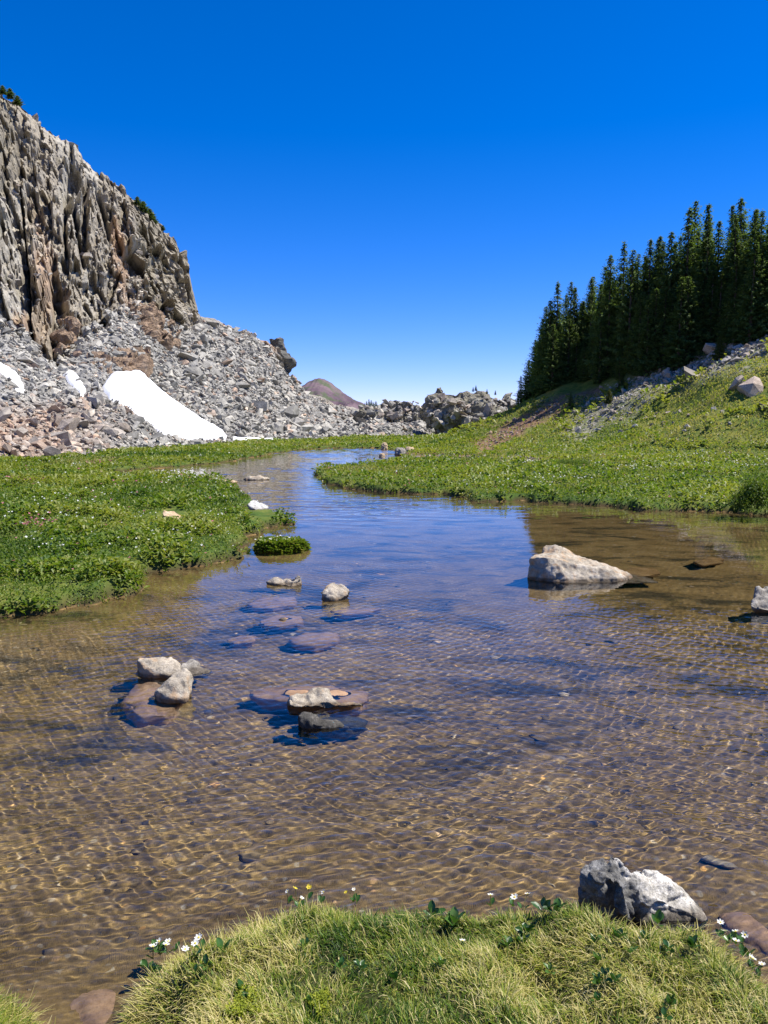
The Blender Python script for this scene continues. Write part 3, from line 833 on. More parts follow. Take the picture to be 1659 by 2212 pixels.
    V, F = sculpt([pts_at(Y, [(614,1522,-.05),(625,1505,.02),(645,1492,.1),(680,1487,.15),(705,1490,.12),(720,1508,.06),(700,1524,-.05),(640,1528,-.1),(660,1535,.1),(625,1535,.1),(710,1535,.05)]),
                   pts_at(Y, [(690,1506,.05),(740,1512,.05),(785,1519,.02),(790,1523,0),(740,1524,-.04),(690,1526,-.05),(700,1535,.1),(785,1532,.05)])], 0.011, 0.045, 7, 37, 2, 0.5, 0.4)
    place_rock('river_rock', V, F, granite, 'cream and rust crest of rock rising from the long brown slab', 'rock')
    # F: thin dark rock
    Y = G(700, 1568, 0)[1]
    V, F = sculpt([pts_at(Y, [(643,1542,.0),(650,1536,.05),(662,1537,.06),(668,1552,-.02),(648,1560,0),(655,1575,.1),(665,1575,0)]),
                   pts_at(Y, [(655,1540,.06),(690,1547,.05),(720,1556,.03),(745,1564,.02),(735,1572,-.02),(690,1570,-.06),(668,1560,-.05),(700,1590,.0),(740,1590,.05),(670,1590,.0),(785,1585,.02)])], 0.011, 0.04, 7, 38, 2, 0.5, 0.3)
    place_rock('river_rock', V, F, dark_rock, 'thin black wedge of rock with a pale knob, below the cream crest', 'rock')
    slab('drowned_rock', [(640,1572),(660,1556),(760,1562),(798,1570),(780,1585),(720,1594),(660,1586)], -.08, .2, dark_rock, 'dark drowned ledge around the thin black wedge of rock', 43, 0.05, 0.018)
    # G, H
    Y = G(625, 1266, 0)[1]
    V, F = sculpt([pts_at(Y, [(628,1255,0),(636,1240,.1),(648,1238,.12),(653,1246,.1),(652,1256,.05),(625,1270,-.1),(632,1272,-.1),(655,1275,.1),(620,1275,.1)]),
                   pts_at(Y, [(573,1258,.1),(600,1247,.15),(630,1244,.15),(635,1252,.05),(600,1262,0),(625,1268,-.05),(580,1275,.1),(630,1275,.15)])], 0.015, 0.06, 5, 39, 1, 0.5, 0.35)
    place_rock('river_rock', V, F, granite, 'low cream rock with a hooked right end, beyond the rounded one in mid river', 'rock')
    Y = G(725, 1296, 0)[1]
    V, F = sculpt([pts_at(Y, [(692,1280,0),(698,1270,.08),(715,1259,.15),(735,1260,.15),(755,1270,.12),(760,1277,.05),(752,1290,0),(725,1298,-.06),(700,1292,-.04),(700,1310,.2),(755,1310,.2),(700,1310,0),(750,1310,0)])], 0.013, 0.06, 5, 40, 1, 0.5, 0.35)
    place_rock('river_rock', V, F, granite, 'lone rounded cream rock with a peaked top in mid river', 'rock')
    Y = G(560, 1102, 0)[1]
    V, F = sculpt([pts_at(Y, [(534,1088,0),(540,1078,.15),(556,1076,.25),(572,1083,.25),(582,1094,.15),(580,1105,0),(555,1104,-.15),(540,1112,.3),(580,1115,.3),(535,1110,0)])], 0.025, 0.08, 3, 44, 2, 0.4, 0.3)
    place_rock('river_boulder', V, F, granite_pale, 'smooth white boulder at the tip of the left meadow bank', 'boulder')
    Y = G(375, 1117, 0.36)[1]
    V, F = sculpt([pts_at(Y, [(348,1106,0),(355,1098,.1),(375,1098,.2),(392,1108,.2),(398,1118,.1),(380,1120,-.1),(352,1114,-.1),(350,1130,.2),(395,1130,.2),(352,1130,0),(395,1132,0)])], 0.022, 0.07, 4, 45, 2, 0.5, 0.3)
    place_rock('meadow_rock', V, F, rust_rock, 'tan orange rock lying amid the green left meadow', 'rock')
    # drowned flat rocks in mid river
    for k, (pix, zt, mat, lab) in enumerate([
        ([(535,1325),(570,1312),(640,1310),(640,1328),(590,1338),(545,1335)], -.16, slab_mat, 'oval drowned rock in mid river, the one farthest upstream of its row'),
        ([(556,1348),(600,1334),(652,1338),(655,1352),(600,1362),(565,1360)], -.05, slab_mat, 'drowned rock in mid river whose small tip just breaks the surface'),
        ([(712,1334),(760,1328),(825,1328),(800,1338),(745,1344)], -.10, slab_mat, 'thin long drowned slab below the lone rounded rock'),
        ([(620,1396),(660,1382),(735,1384),(730,1400),(680,1412),(635,1410)], -.10, slab_mat, 'broad brown drowned slab between the lone rock and the cream crest'),
        ([(485,1408),(520,1398),(560,1402),(545,1416),(500,1420)], -.17, slab_mat, 'small drowned rock to the left of the broad brown drowned slab'),
        ([(1330,1250),(1365,1236),(1420,1240),(1430,1252),(1370,1262)], -.10, drowned_rust, 'brown drowned rock tailing from the tip of the largest boulder'),
        ([(1495,1225),(1530,1214),(1565,1216),(1560,1228),(1515,1234)], -.10, drowned_rust, 'rust coloured drowned rock alone in the dark water by the right bank'),
        ([(118,2212),(165,2150),(225,2128),(292,2140),(310,2215),(270,2280),(140,2280)], -.075, slab_mat, 'flat reddish stone under shallow water at the near bank corner'),
        ([(1530,1985),(1600,1975),(1680,2040),(1720,2110),(1650,2100),(1575,2030)], -.085, slab_mat, 'flat brown stone under water to the right of the near grassy bank')]):
        slab('drowned_rock', pix, zt, 0.22, mat, lab, 50 + k, 0.05, 0.016 if pix[0][1] > 1600 else 0.025)
    # thin rocks breaking the surface far up the river
    for k, (u0, u1, v0, v1, mat, lab) in enumerate([
        (522, 582, 1027, 1036, granite, 'flat grey rock breaking the water between the two meadows'),
        (478, 512, 1036, 1043, rust_rock, 'tan sand-coloured flat stone off the tip of the left meadow'),
        (366, 384, 1015, 1021, granite_pale, 'small white stone in the narrow side channel'),
        (600, 622, 1333, 1338, granite, 'tiny cream tip of a drowned rock in mid river'),
        (822, 838, 955, 966, rust_rock, 'tan wedge-shaped stone at the far end of the river'),
        (852, 878, 966, 977, granite_grey, 'dark grey boulder at the far river bend, left of a tan one'),
        (872, 898, 965, 975, rust_rock, 'tan boulder at the far river bend beside a dark grey one'),
        (818, 832, 978, 985, rust_rock, 'small tan stone on the far edge of the right meadow'),
        (212, 224, 1016, 1023, rust_rock, 'reddish stone at the head of the side channel'),
        (690, 712, 946, 952, granite_pale, 'white slab lying on grass at the foot of the scree'),
        (60, 78, 1044, 1050, granite_pale, 'small white stone in the grass near the left edge of the meadow'),
        (388, 402, 958, 966, granite_pale, 'white stone in the far meadow strip under the snow patch')]):
        um, vm = (u0 + u1) / 2, v1
        b = G(um, vm, 0.0 if v1 > 1000 and u0 > 100 else 0.2); Y = b[1]
        hw = (u1 - u0) / 2; rg = np.random.default_rng(200 + k)
        pts = []
        for a in np.linspace(0, 6.283, 9)[:-1]:
            pts.append((um + hw * math.cos(a) * rg.uniform(.85, 1.05), vm - (v1 - v0) * rg.uniform(.15, .5), hw * Y / FPX * math.sin(a) * 0.8))
            pts.append((um + hw * .6 * math.cos(a), vm - (v1 - v0) * rg.uniform(.7, 1.0), hw * Y / FPX * math.sin(a) * 0.5))
            pts.append((um + hw * math.cos(a), vm + 6, hw * Y / FPX * math.sin(a)))
        V, F = sculpt([pts_at(Y, pts)], max(0.02, (u1 - u0) * Y / FPX / 26), 0.06 * hw * Y / FPX * 2, 3 / (hw * Y / FPX), 210 + k, 1, 0.6, 0.3)
        place_rock('river_stone', V, F, mat, lab, 'stone')
river_rocks()

def outcrops():
    allv = []
    def big(Y, hulls, vox, label, seed, name='rock_outcrop', amp=1.6, freq=0.28, mat=outcrop_mat):
        V, F = sculpt([pts_at(Y, h) for h in hulls], vox, amp, freq, seed, 0, 1.5, 0.7)
        allv.append(V)
        return place_rock(name, V, F, mat, label, 'rock outcrop', sm=False)
    big(150, [[(905,905,0),(908,880,2),(925,862,3),(945,850,4),(960,846,5),(1000,842,5),(1010,870,-2),(990,900,-4),(940,915,-4),(960,930,0),(1010,930,0),(960,900,10)],
              [(932,846,4),(936,830,4),(950,828,5),(958,838,6),(962,870,-1),(935,872,-1),(945,900,6)],
              [(985,850,4),(1005,838,5),(1050,840,6),(1092,842,6),(1110,846,6),(1108,880,2),(1060,905,-3),(1000,915,-4),(1010,930,4),(1120,925,6),(1060,900,14)],
              [(1020,846,5),(1024,832,6),(1036,834,6),(1044,848,6),(1035,880,2)]],
        0.42, 'craggy grey rock knob closing the valley head below the spruce slope', 301)
    big(158, [[(770,905,0),(775,888,2),(790,878,3),(806,876,3),(818,890,2),(820,910,0),(795,915,-3),(790,915,8)]], 0.35, 'dark small crag at the lower end of the scree slope', 302)
    big(175, [[(815,890,0),(825,872,2),(845,866,4),(858,862,4),(872,866,4),(900,878,3),(905,910,0),(850,915,-3),(860,905,10)]], 0.4, 'low rounded crag between the scree and the rock knob', 303)
    big(179, [[(566,780,0),(570,750,3),(584,736,4),(600,742,4),(616,762,4),(623,785,2),(634,845,0),(605,850,-1),(556,820,-2),(600,840,8)]], 0.5, 'dark blocky crag standing on the crest of the scree slope', 304, amp=2.2, mat=rock_material('dark_crag', (0.05, 0.05, 0.045), (0.13, 0.125, 0.11), (0.26, 0.25, 0.21), 0.35, 0.8, 0.4))
    rust = rock_material('rusty_crag', (0.12, 0.08, 0.052), (0.38, 0.265, 0.175), (0.56, 0.43, 0.31), 1.1, 1.0, 0.5, lichen=(0.14, 0.12, 0.09))
    for pix, lab, sd, m_ in [([(188,800),(192,782),(215,772),(245,776),(262,766),(290,764),(310,774),(312,800),(285,812),(262,806),(240,828),(222,822)], 'orange-brown rock foot just above the top of the big snow patch', 305, rust),
                             ([(285,668),(300,650),(322,660),(345,690),(372,720),(378,745),(350,752),(330,735),(305,705),(288,690)], 'orange-brown crag standing out below the dark cliff end', 306, rust),
                             ([(118,735),(128,700),(150,690),(165,705),(160,740),(140,765),(124,760)], 'pale tan crag at the lower left of the cliff base', 307, rust)]:
        uv = np.array(pix, float); c0 = uv.mean(0); Yc = column_at(uv[:, 0], uv[:, 1])[:, 1]
        hullp = []
        for (u_, v_), y_ in zip(pix, Yc):
            hullp += [P(u_, v_, y_ - 0.3), P(u_, v_ + 4, y_ + 4.0), P(c0[0] + (u_ - c0[0]) * 0.6, c0[1] + (v_ - c0[1]) * 0.6, float(np.median(Yc)) - 1.6)]
        V, F = sculpt([hullp], 0.24, 1.3, 0.5, sd, 0, 2.0, 0.8)
        place_rock('rock_outcrop', V, F, m_, lab, 'rock outcrop', sm=False)
    rg = np.random.default_rng(310)
    K = np.concatenate(allv[:3]); u, v = proj(K)
    idx = np.nonzero((v > 868 - 0.0 * u) & (v < 945))[0]
    idx = rg.choice(idx, 1500); n = len(idx)
    size = np.clip(np.exp(rg.normal(-0.25, 0.5, n)), 0.3, 2.6)
    sc = size[:, None] * rg.uniform(0.7, 1.3, (n, 3))
    Vv, F, ids = merge(STONES, rg.integers(0, len(STONES), n), K[idx] + rg.normal(0, .4, (n, 3)), rotmats(n, rg, 0.8), sc)
    tone = np.clip(rg.normal(0.5, 0.22, n), 0, 1)
    tag(link('outcrop_rubble', make_mesh('outcrop_rubble', Vv, F, scree_mat, {'tone': tone[ids], 'warm': np.clip(rg.normal(0.1, 0.2, n), 0, 1)[ids]}, False)),
        'broken rubble lying on and around the rock knob at the valley head', 'rubble', kind='stuff')
outcrops()

# ------------------------------------------------------------------ spruces
bark = (lambda t: (t.bsdf(t.ramp(t.noise(t.vscale(t.oco(), (6, 6, 1.5)), 2.0, 4, 0.7), [(0.35, (0.05, 0.038, 0.028)), (0.65, (0.15, 0.12, 0.095))]), 0.95), t.m)[1])(NT('bark'))
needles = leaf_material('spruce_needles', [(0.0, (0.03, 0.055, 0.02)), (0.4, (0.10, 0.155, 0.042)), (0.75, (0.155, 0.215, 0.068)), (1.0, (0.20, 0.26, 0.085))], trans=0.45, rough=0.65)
needles_yellow = leaf_material('yellowing_needles', [(0.0, (0.05, 0.07, 0.015)), (0.5, (0.10, 0.13, 0.025)), (0.8, (0.17, 0.17, 0.04)), (1.0, (0.22, 0.10, 0.04))], trans=0.25)

def spruce_mesh(seed, H=11.0, Rb=1.35, dens=1.0, base=0.03, clump=1.0):
    rg = np.random.default_rng(seed)
    P0, D0, L0, T0 = [], [], [], []
    z = H * base
    while z < H * 0.985:
        t = z / H
        rad = Rb * ((1 - t) ** 0.72) * (0.62 + 0.38 * smooth(0.0, 0.12, t)) + 0.05
        nb = int(round((5 + 4 * (1 - t)) * dens))
        off = rg.uniform(0, 6.28); lump = rg.uniform(0.75, 1.2)
        for k in range(nb):
            if rg.uniform() < 0.10: continue
            a = off + k * 6.283 / nb + rg.normal(0, 0.22)
            r = rad * lump * rg.uniform(0.62, 1.18)
            droop = -0.30 * (1 - t) + 0.30 * t + rg.normal(0, 0.10)
            m = max(2, int(r / 0.13))
            for q in range(m):
                s = (q + rg.uniform(0.2, 0.9)) / m
                if s < 0.22 and r > 0.5: continue
                zz = z + r * (droop * s + 0.22 * s * s)
                for w_ in range(2):
                    sd = rg.choice([-1, 1]) * rg.uniform(0.3, 1.0)
                    P0.append((r * s * math.cos(a) + rg.normal(0, .03), r * s * math.sin(a) + rg.normal(0, .03), zz + rg.normal(0, .03)))
                    aa = a + sd * 0.8
                    D0.append((math.cos(aa), math.sin(aa), droop * 0.6 + rg.normal(0, 0.28)))
                    L0.append((0.20 + 0.20 * (1 - s)) * clump * rg.uniform(0.7, 1.25) * (0.6 + 0.4 * (1 - t)))
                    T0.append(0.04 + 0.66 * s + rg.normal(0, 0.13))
        z += rg.uniform(0.13, 0.24) * (0.75 + 0.5 * (1 - t)) / dens ** 0.5
    # leader
    for q in range(10):
        P0.append((rg.normal(0, .02), rg.normal(0, .02), H * (0.95 + 0.005 * q))); a = rg.uniform(0, 6.28)
        D0.append((math.cos(a) * .6, math.sin(a) * .6, 0.7)); L0.append(0.16); T0.append(0.6)
    Pp = np.array(P0); D = np.array(D0); D /= np.linalg.norm(D, axis=1)[:, None]; L = np.array(L0); T = np.clip(T0, 0, 1)
    up = np.array([0, 0, 1.0]) + rg.normal(0, 0.35, Pp.shape)
    S = np.cross(D, up); S /= np.linalg.norm(S, axis=1)[:, None] + 1e-9
    W = L * 0.30
    # a spray of needles: kite with a drooping tip
    v0 = Pp - D * (L * .25)[:, None]; v2 = Pp + D * (L * .75)[:, None] - np.array([0, 0, 1.0]) * (L * 0.42)[:, None]
    v1 = Pp + S * W[:, None]; v3 = Pp - S * W[:, None]
    V = np.stack([v0, v1, v2, v3], 1).reshape(-1, 3); F = np.arange(len(V)).reshape(-1, 4)
    return V, F, np.repeat(T, 4)

def trunk_mesh(H, r=0.16, n=7):
    V, k = [], 10
    for i in range(k):
        t = i / (k - 1)
        for j in range(n):
            a = j * 6.283 / n; rr = r * (1 - t) ** 0.8 + 0.012 + (0.06 * math.exp(-t * 18))
            V.append((rr * math.cos(a), rr * math.sin(a), -0.4 + t * (H * 0.97 + 0.4)))
    F = [(i * n + j, i * n + (j + 1) % n, (i + 1) * n + (j + 1) % n, (i + 1) * n + j) for i in range(k - 1) for j in range(n)]
    return np.array(V), np.array(F)

SPR = []
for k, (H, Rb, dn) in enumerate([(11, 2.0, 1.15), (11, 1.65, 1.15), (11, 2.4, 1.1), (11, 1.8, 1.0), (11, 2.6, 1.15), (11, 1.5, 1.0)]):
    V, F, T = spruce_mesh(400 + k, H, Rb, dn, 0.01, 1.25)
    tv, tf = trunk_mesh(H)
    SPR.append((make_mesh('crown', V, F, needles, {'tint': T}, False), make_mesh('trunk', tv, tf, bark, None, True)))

def zoom2(x, y):
    return (940 + x / 1.774) / 1.1302, (450 + y / 1.774) / 1.1302

def ground_Y(u, v, lo=25, hi=170):
    """first distance at which the sight line through u, v meets the ground"""
    Ys = np.linspace(lo, hi, 1200)
    d = ray(u, v); k = Ys / d[1]
    x, z = d[0] * k, CAM_Z + d[2] * k
    g = zg(x, Ys, np.full(Ys.shape, 20.0))
    hit = np.nonzero(g >= z)[0]
    return Ys[hit[0]] if len(hit) else None

def place_spruce(x, y, h, label, group, var=None, name='spruce_tree', lean=0.0, wide=1.0, meshes=None):
    z = float(zg(np.array([x]), np.array([y]))[0]) - 0.05
    e = bpy.data.objects.new(name, None); COL.objects.link(e)
    e.location = (x, y, z); e.empty_display_size = 0.3
    s = h / 11.0
    e.rotation_euler = (random.gauss(0, 0.012), lean + random.gauss(0, 0.012), random.uniform(0, 6.28))
    e.scale = (s * wide * (1.25 if s < 0.8 else 1.0), s * wide * (1.25 if s < 0.8 else 1.0), s)
    cm, tm = meshes or SPR[var if var is not None else random.randrange(len(SPR))]
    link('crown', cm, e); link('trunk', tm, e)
    return tag(e, label, 'tree', group)

def build_forest():
    # the foot of the stand as the photograph shows it
    foot = [zoom2(*p) for p in [(600,925),(650,915),(720,900),(800,885),(880,868),(960,872),(1040,862),(1120,845),(1230,820),(1340,765),(1440,730),(1540,712),(1620,690),(1720,640)]]
    fu = np.array([p[0] for p in foot]); fv = np.array([p[1] for p in foot])
    fY = np.array([ground_Y(u, v) or 90 for u, v in foot])
    fY = np.array([np.median(fY[max(0, i - 1):i + 2]) for i in range(len(fY))])
    tops = [(655,700),(682,620),(700,520),(715,495),(745,410),(780,470),(808,415),(825,440),(860,500),(895,400),(935,425),(978,295),(1000,410),(1035,235),(1065,275),(1100,295),(1125,300),(1150,230),(1183,215),
            (1205,240),(1243,195),(1265,330),(1315,85),(1342,62),(1380,200),(1408,75),(1450,150),(1480,300),(1530,120),(1555,45),(1605,100),(1632,100),(1700,60),(1760,90)]
    ordn = ['first','second','third','fourth','fifth','sixth','seventh','eighth','ninth','tenth','eleventh','twelfth','thirteenth','fourteenth','fifteenth','sixteenth','seventeenth',
            'eighteenth','nineteenth','twentieth','twenty-first','twenty-second','twenty-third','twenty-fourth','twenty-fifth','twenty-sixth','twenty-seventh','twenty-eighth','twenty-ninth','thirtieth','thirty-first','thirty-second','thirty-third','thirty-fourth']
    grp = 'spruces of the dark stand on the right slope'
    for k, (x, y) in enumerate(tops):
        u, v = zoom2(x, y)
        Y = np.interp(u, fu, fY) + random.uniform(3.0, 6.5)
        p = P(u, v, Y); z = float(zg(np.array([p[0]]), np.array([Y]))[0])
        h = float(np.clip(p[2] - z, 3, 17))
        place_spruce(p[0], Y, h, f'skyline spruce of the stand, the {ordn[k]} pointed top counted up the slope', grp, var=(k * 5 + k // 3) % 6, wide=1.0 if h > 7 else 1.1)
    # the front row, sunlit on their right sides
    rgf = np.random.default_rng(5)
    us = np.linspace(fu[0] + 8, fu[-1], 34)
    for k, u in enumerate(us):
        Y = np.interp(u, fu, fY) + rgf.uniform(0.4, 2.2)
        v = np.interp(u, fu, fv)
        x = (u - CU) / FPX * Y / math.cos(PITCH) * 0.995
        h = rgf.uniform(4.0, 8.0) * (0.75 + 0.35 * (u - us[0]) / (us[-1] - us[0]))
        where = 'lower' if u < 1290 else ('middle' if u < 1470 else 'upper')
        hh = 'short bushy' if h < 5.2 else ('mid-height' if h < 6.8 else 'tall')
        place_spruce(x, Y, h, f'{hh} front-row spruce at the {where} part of the stand edge', f'{hh} spruces along the {where} stand edge', var=int(rgf.integers(0, 6)), wide=1.08)
    # trees standing behind, which close the gaps
    for k in range(46):
        u = rgf.uniform(fu[1], fu[-1] + 60); Y = np.interp(u, fu, fY) + rgf.uniform(4, 14)
        x = (u - CU) / FPX * Y
        place_spruce(x, Y, rgf.uniform(7.0, 9.5), 'dark spruce hidden deep inside the stand with only slivers showing', 'spruces inside the stand', var=int(rgf.integers(0, 6)))
    # yellowing shrub-like firs at the stand edge
    V, F, T = spruce_mesh(470, 11, 3.6, 0.9, 0.01, 2.2); tv, tf = trunk_mesh(11)
    ym = (make_mesh('crown', V, F, needles_yellow, {'tint': T}, False), make_mesh('trunk', tv, tf, bark, None, True))
    for x, y, h, lab in [(1010, 800, 2.3, 'yellow-green young fir with rusty tips in front of the dark stand'), (1055, 770, 2.8, 'taller yellow-green fir right behind the rusty-tipped one'),
                         (1020, 850, 1.4, 'low yellow-green fir sprawling at the stand foot above the dirt streak'), (965, 905, 1.1, 'small yellowish fir bush lowest at the stand foot'),
                         (1440, 720, 1.8, 'small rust-tinged fir at the top of the stony chute'), (800, 930, 1.5, 'dark green bushy fir alone on the slope below the stand')]:
        u, v = zoom2(x, y + 40); Y = ground_Y(u, v) or 70
        p = P(u, v, Y)
        place_spruce(p[0], Y - 0.3, h, lab, None, name='fir_shrub', wide=1.0, meshes=ym if 'dark' not in lab else None, var=4)
    # lone small ones by the knob, and on the ridge
    for x, y, yb, lab in [(587, 825, 900, 'thin ragged spruce standing alone off the lower end of the stand'), (612, 845, 905, 'small spruce tucked beside the lone thin one'), (575, 890, 920, 'low dark spruce bush left of the lone thin spruce')]:
        u, v = zoom2(x, yb); u2, v2 = zoom2(x, y); Y = 86
        p = P(u, v2, Y); z = float(zg(np.array([p[0]]), np.array([Y]))[0])
        place_spruce(p[0], Y, max(1.2, p[2] - z), lab, None, var=3, wide=0.9)
build_forest()

def free_tree(u, v, vt, Y, label, group=None, name='spruce_tree', var=0, wide=1.0, meshes=None):
    b = P(u, v, Y); t = P(u, vt, Y); h = t[2] - b[2]
    e = bpy.data.objects.new(name, None); COL.objects.link(e)
    e.location = b - np.array([0, 0, 0.1 * h]); s = h * 1.1 / 11.0; e.scale = (s * wide, s * wide, s); e.rotation_euler = (0, 0, random.uniform(0, 6))
    cm, tm = meshes or SPR[var]
    link('crown', cm, e); link('trunk', tm, e)
    return tag(e, label, 'tree', group)
g = 'small far spruces in the valley notch'
for k, (u, vt) in enumerate([(792, 866), (797, 862), (802, 864), (807, 868), (812, 866), (788, 870)]):
    free_tree(u, 884, vt, 168 + k, 'tiny dark spruce in the clump between red peak and low crag', g, var=k % 6, wide=1.7)
for u, v, vt, lab in [(1028, 836, 828, 'tiny bush-like spruce on the crown of the rock knob'), (1022, 838, 832, 'small spruce left of the tallest on the rock knob'), (1052, 843, 836, 'tiny spruce on the middle of the rock knob top'), (1070, 845, 839, 'tiny spruce near the right end of the rock knob top')]:
    free_tree(u, v + 7, vt + 4, 151, lab, None, var=1, wide=2.2)
KRUM = spruce_mesh(480, 11, 5.0, 0.8, 0.0, 3.0)
km = (make_mesh('crown', KRUM[0], KRUM[1], needles, {'tint': np.clip(KRUM[2] + 0.15, 0, 1)}, False), SPR[0][1])
for u, v, vt, Y, lab in [(6, 196, 184, 117, 'dark conifer scrub on the cliff edge at the picture border'), (22, 205, 190, 119, 'dark conifer scrub on the cliff edge, second from the border'), (38, 220, 206, 120, 'lowest dark conifer scrub of the three at the cliff top'),
                         (297, 436, 424, 140, 'highest green conifer scrub on the mid cliff skyline'), (310, 452, 434, 141, 'middle green conifer scrub on the mid cliff skyline'), (324, 468, 450, 142, 'lower green conifer scrub on the mid cliff skyline'),
                         (333, 478, 466, 143, 'small green scrub at the bottom of the skyline scrub row'), (352, 492, 486, 145, 'lone tiny spruce on the cliff edge below the scrub row'), (464, 698, 692, 154, 'tiny bush on the scree crest below the cliff end')]:
    free_tree(u, v + 4, vt, Y, lab, None, name='conifer_scrub', meshes=km, wide=1.5)

# ------------------------------------------------------------------ stones on the grassy slope
def slope_stones():
    rg = np.random.default_rng(61)
    spots = []
    def area(n, a, b, w, smin, smax):
        for _ in range(n):
            t = rg.uniform(0, 1)
            spots.append((a[0] + t * (b[0] - a[0]) + rg.normal(0, w), a[1] + t * (b[1] - a[1]) + rg.normal(0, w * 0.6), rg.uniform(smin, smax)))
    area(46, (1270, 900), (1400, 825), 26, 6, 16)
    area(60, (1400, 820), (1640, 752), 22, 7, 22)
    area(26, (1300, 960), (1560, 870), 34, 6, 16)
    area(24, (1050, 962), (1210, 875), 14, 5, 12)
    area(16, (1090, 992), (1290, 998), 8, 6, 14)
    area(10, (900, 985), (1040, 990), 5, 5, 11)
    area(26, (1250, 880), (1659, 1000), 60, 4, 12)
    named = [(1497, 818, 62, 40, 'large pale boulder standing in the stony chute'), (1622, 845, 62, 30, 'wide pale boulder on the upper slope near the right edge'), (1594, 836, 34, 30, 'white blocky boulder on the grass left of the wide one'),
             (1648, 884, 40, 18, 'low pale boulder at the right edge below the wide one'), (1250, 935, 18, 18, 'upright grey stone beside the dirt streak'), (1218, 927, 16, 12, 'white stone on grass to the left of the upright grey stone'),
             (1578, 918, 14, 10, 'small white stone low on the right slope'), (1240, 893, 12, 10, 'pale stone at the top of the dirt streak'), (1545, 762, 44, 30, 'grey boulder under the uppermost spruces')]
    mats = block_mat
    meshes = [make_mesh('slope_stone', v_, f_, mats, None, False) for v_, f_ in STONES]
    def put(u, v, wpx, hpx, lab, group):
        Y = ground_Y(u, v, 22, 110)
        if not Y: return
        p = P(u, v, Y); p[2] = float(zg(np.array([p[0]]), np.array([Y]), np.array([20.0]))[0])
        s = wpx * Y / FPX
        k = int(rg.integers(0, len(meshes)))
        o = link('slope_stone', meshes[k], loc=p + np.array([0, 0, 0.12 * s]), rot=(rg.normal(0, .3), rg.normal(0, .3), rg.uniform(0, 6.28)), scale=(s, s * rg.uniform(.8, 1.1), s * (hpx / wpx) * 1.6))
        o['tone'] = float(rg.uniform(0.15, 0.7)); o['warm'] = float(max(0, rg.normal(0.2, 0.25)))
        if 900 < v < 970 and u < 1230: o['warm'] = 0.9; o['tone'] = float(rg.uniform(0.05, 0.4))
        tag(o, lab, 'stone', group)
    for u, v, s in spots:
        if u < 1230 and v < 975: zn = 'brown stone in the bare dirt streak'
        elif v > 975: zn = 'flat stone in the gravel between meadow and slope'
        elif u > 1400 and v < 850: zn = 'pale broken stone in the chute below the upper spruces'
        elif v < 910: zn = 'pale stone in the lower chute beside the stand foot'
        else: zn = 'small loose stone scattered in the grass of the right slope'
        put(u, v, s, s * rg.uniform(0.45, 0.9), zn, zn.replace('stone', 'stones', 1))
    for u, v, a, b, lab in named: put(u, v, a, b, lab, None)
slope_stones()
def chute_rubble():
    rg = np.random.default_rng(65); pos, size, warmv = [], [], []
    for n, a, b, w, smin, smax, wm in [(900, (1262, 915), (1400, 826), 22, 1.5, 7, 0.15), (1300, (1400, 822), (1645, 750), 20, 2, 9, 0.15), (420, (1045, 965), (1212, 874), 10, 1.5, 6, 0.9), (260, (880, 986), (1240, 997), 5, 1.5, 5, 0.5)]:
        t = rg.uniform(0, 1, n); u = a[0] + t * (b[0] - a[0]) + rg.normal(0, w, n); v = a[1] + t * (b[1] - a[1]) + rg.normal(0, w * 0.6, n)
        Ys = np.linspace(25, 110, 160)
        for uu_, vv_ in zip(u, v):
            d = ray(uu_, vv_); k = Ys / d[1]; x, z = d[0] * k, CAM_Z + d[2] * k
            g = zg(x, Ys, np.full(Ys.shape, 20.0)); hit = np.nonzero(g >= z)[0]
            if not len(hit): continue
            i = hit[0]; pos.append((x[i], Ys[i], g[i])); size.append(rg.uniform(smin, smax) ** 1.0 * Ys[i] / FPX); warmv.append(wm)
    pos = np.array(pos); size = np.array(size) * np.exp(rg.normal(-0.1, 0.35, len(size))); n = len(pos)
    sc = size[:, None] * rg.uniform(0.75, 1.3, (n, 3)); tone = np.clip(rg.normal(0.5, 0.22, n) - 0.25 * (np.array(warmv) > 0.6), 0, 1)
    V, F, ids = merge(STONES, rg.integers(0, len(STONES), n), pos, rotmats(n, rg, 0.8), sc)
    tag(link('slope_rubble', make_mesh('slope_rubble', V, F, scree_mat, {'tone': tone[ids], 'warm': np.clip(np.array(warmv) * rg.uniform(.4, 1.1, n), 0, 1)[ids]}, False)),
        'small broken stones of the chute and the dirt streak on the right slope', 'rubble', kind='stuff')
chute_rubble()
# two bleached dead logs at the stand foot
def log(u0, v0, u1, v1, r, label):
    Y = (ground_Y((u0 + u1) / 2, (v0 + v1) / 2 + 6, 40, 110) or 72) - 0.6
    a, b = P(u0, v0, Y), P(u1, v1, Y - 0.5); n = 7; k = 9
    d = b - a; L = np.linalg.norm(d); d /= L; s = np.cross(d, [0, 0, 1]); s /= np.linalg.norm(s); t = np.cross(s, d)
    V = []
    for i in range(k):
        f = i / (k - 1); c = a + d * L * f + t * 0.06 * math.sin(f * 5)
        for j in range(n):
            an = j * 6.283 / n; rr = r * (1 - 0.6 * f) * (1 + 0.12 * math.sin(j * 2.1 + i)); V.append(c + s * rr * math.cos(an) + t * rr * math.sin(an))
    F = [(i * n + j, i * n + (j + 1) % n, (i + 1) * n + (j + 1) % n, (i + 1) * n + j) for i in range(k - 1) for j in range(n)]
    o = link('dead_log', make_mesh('dead_log', np.array(V), np.array(F), rock_material('bleached_wood', (0.25, 0.22, 0.18), (0.42, 0.38, 0.32), (0.55, 0.51, 0.45), 4.0), None, True))
    tag(o, label, 'log')
log(1303, 866, 1322, 846, 0.10, 'bleached dead log leaning at the stand foot')
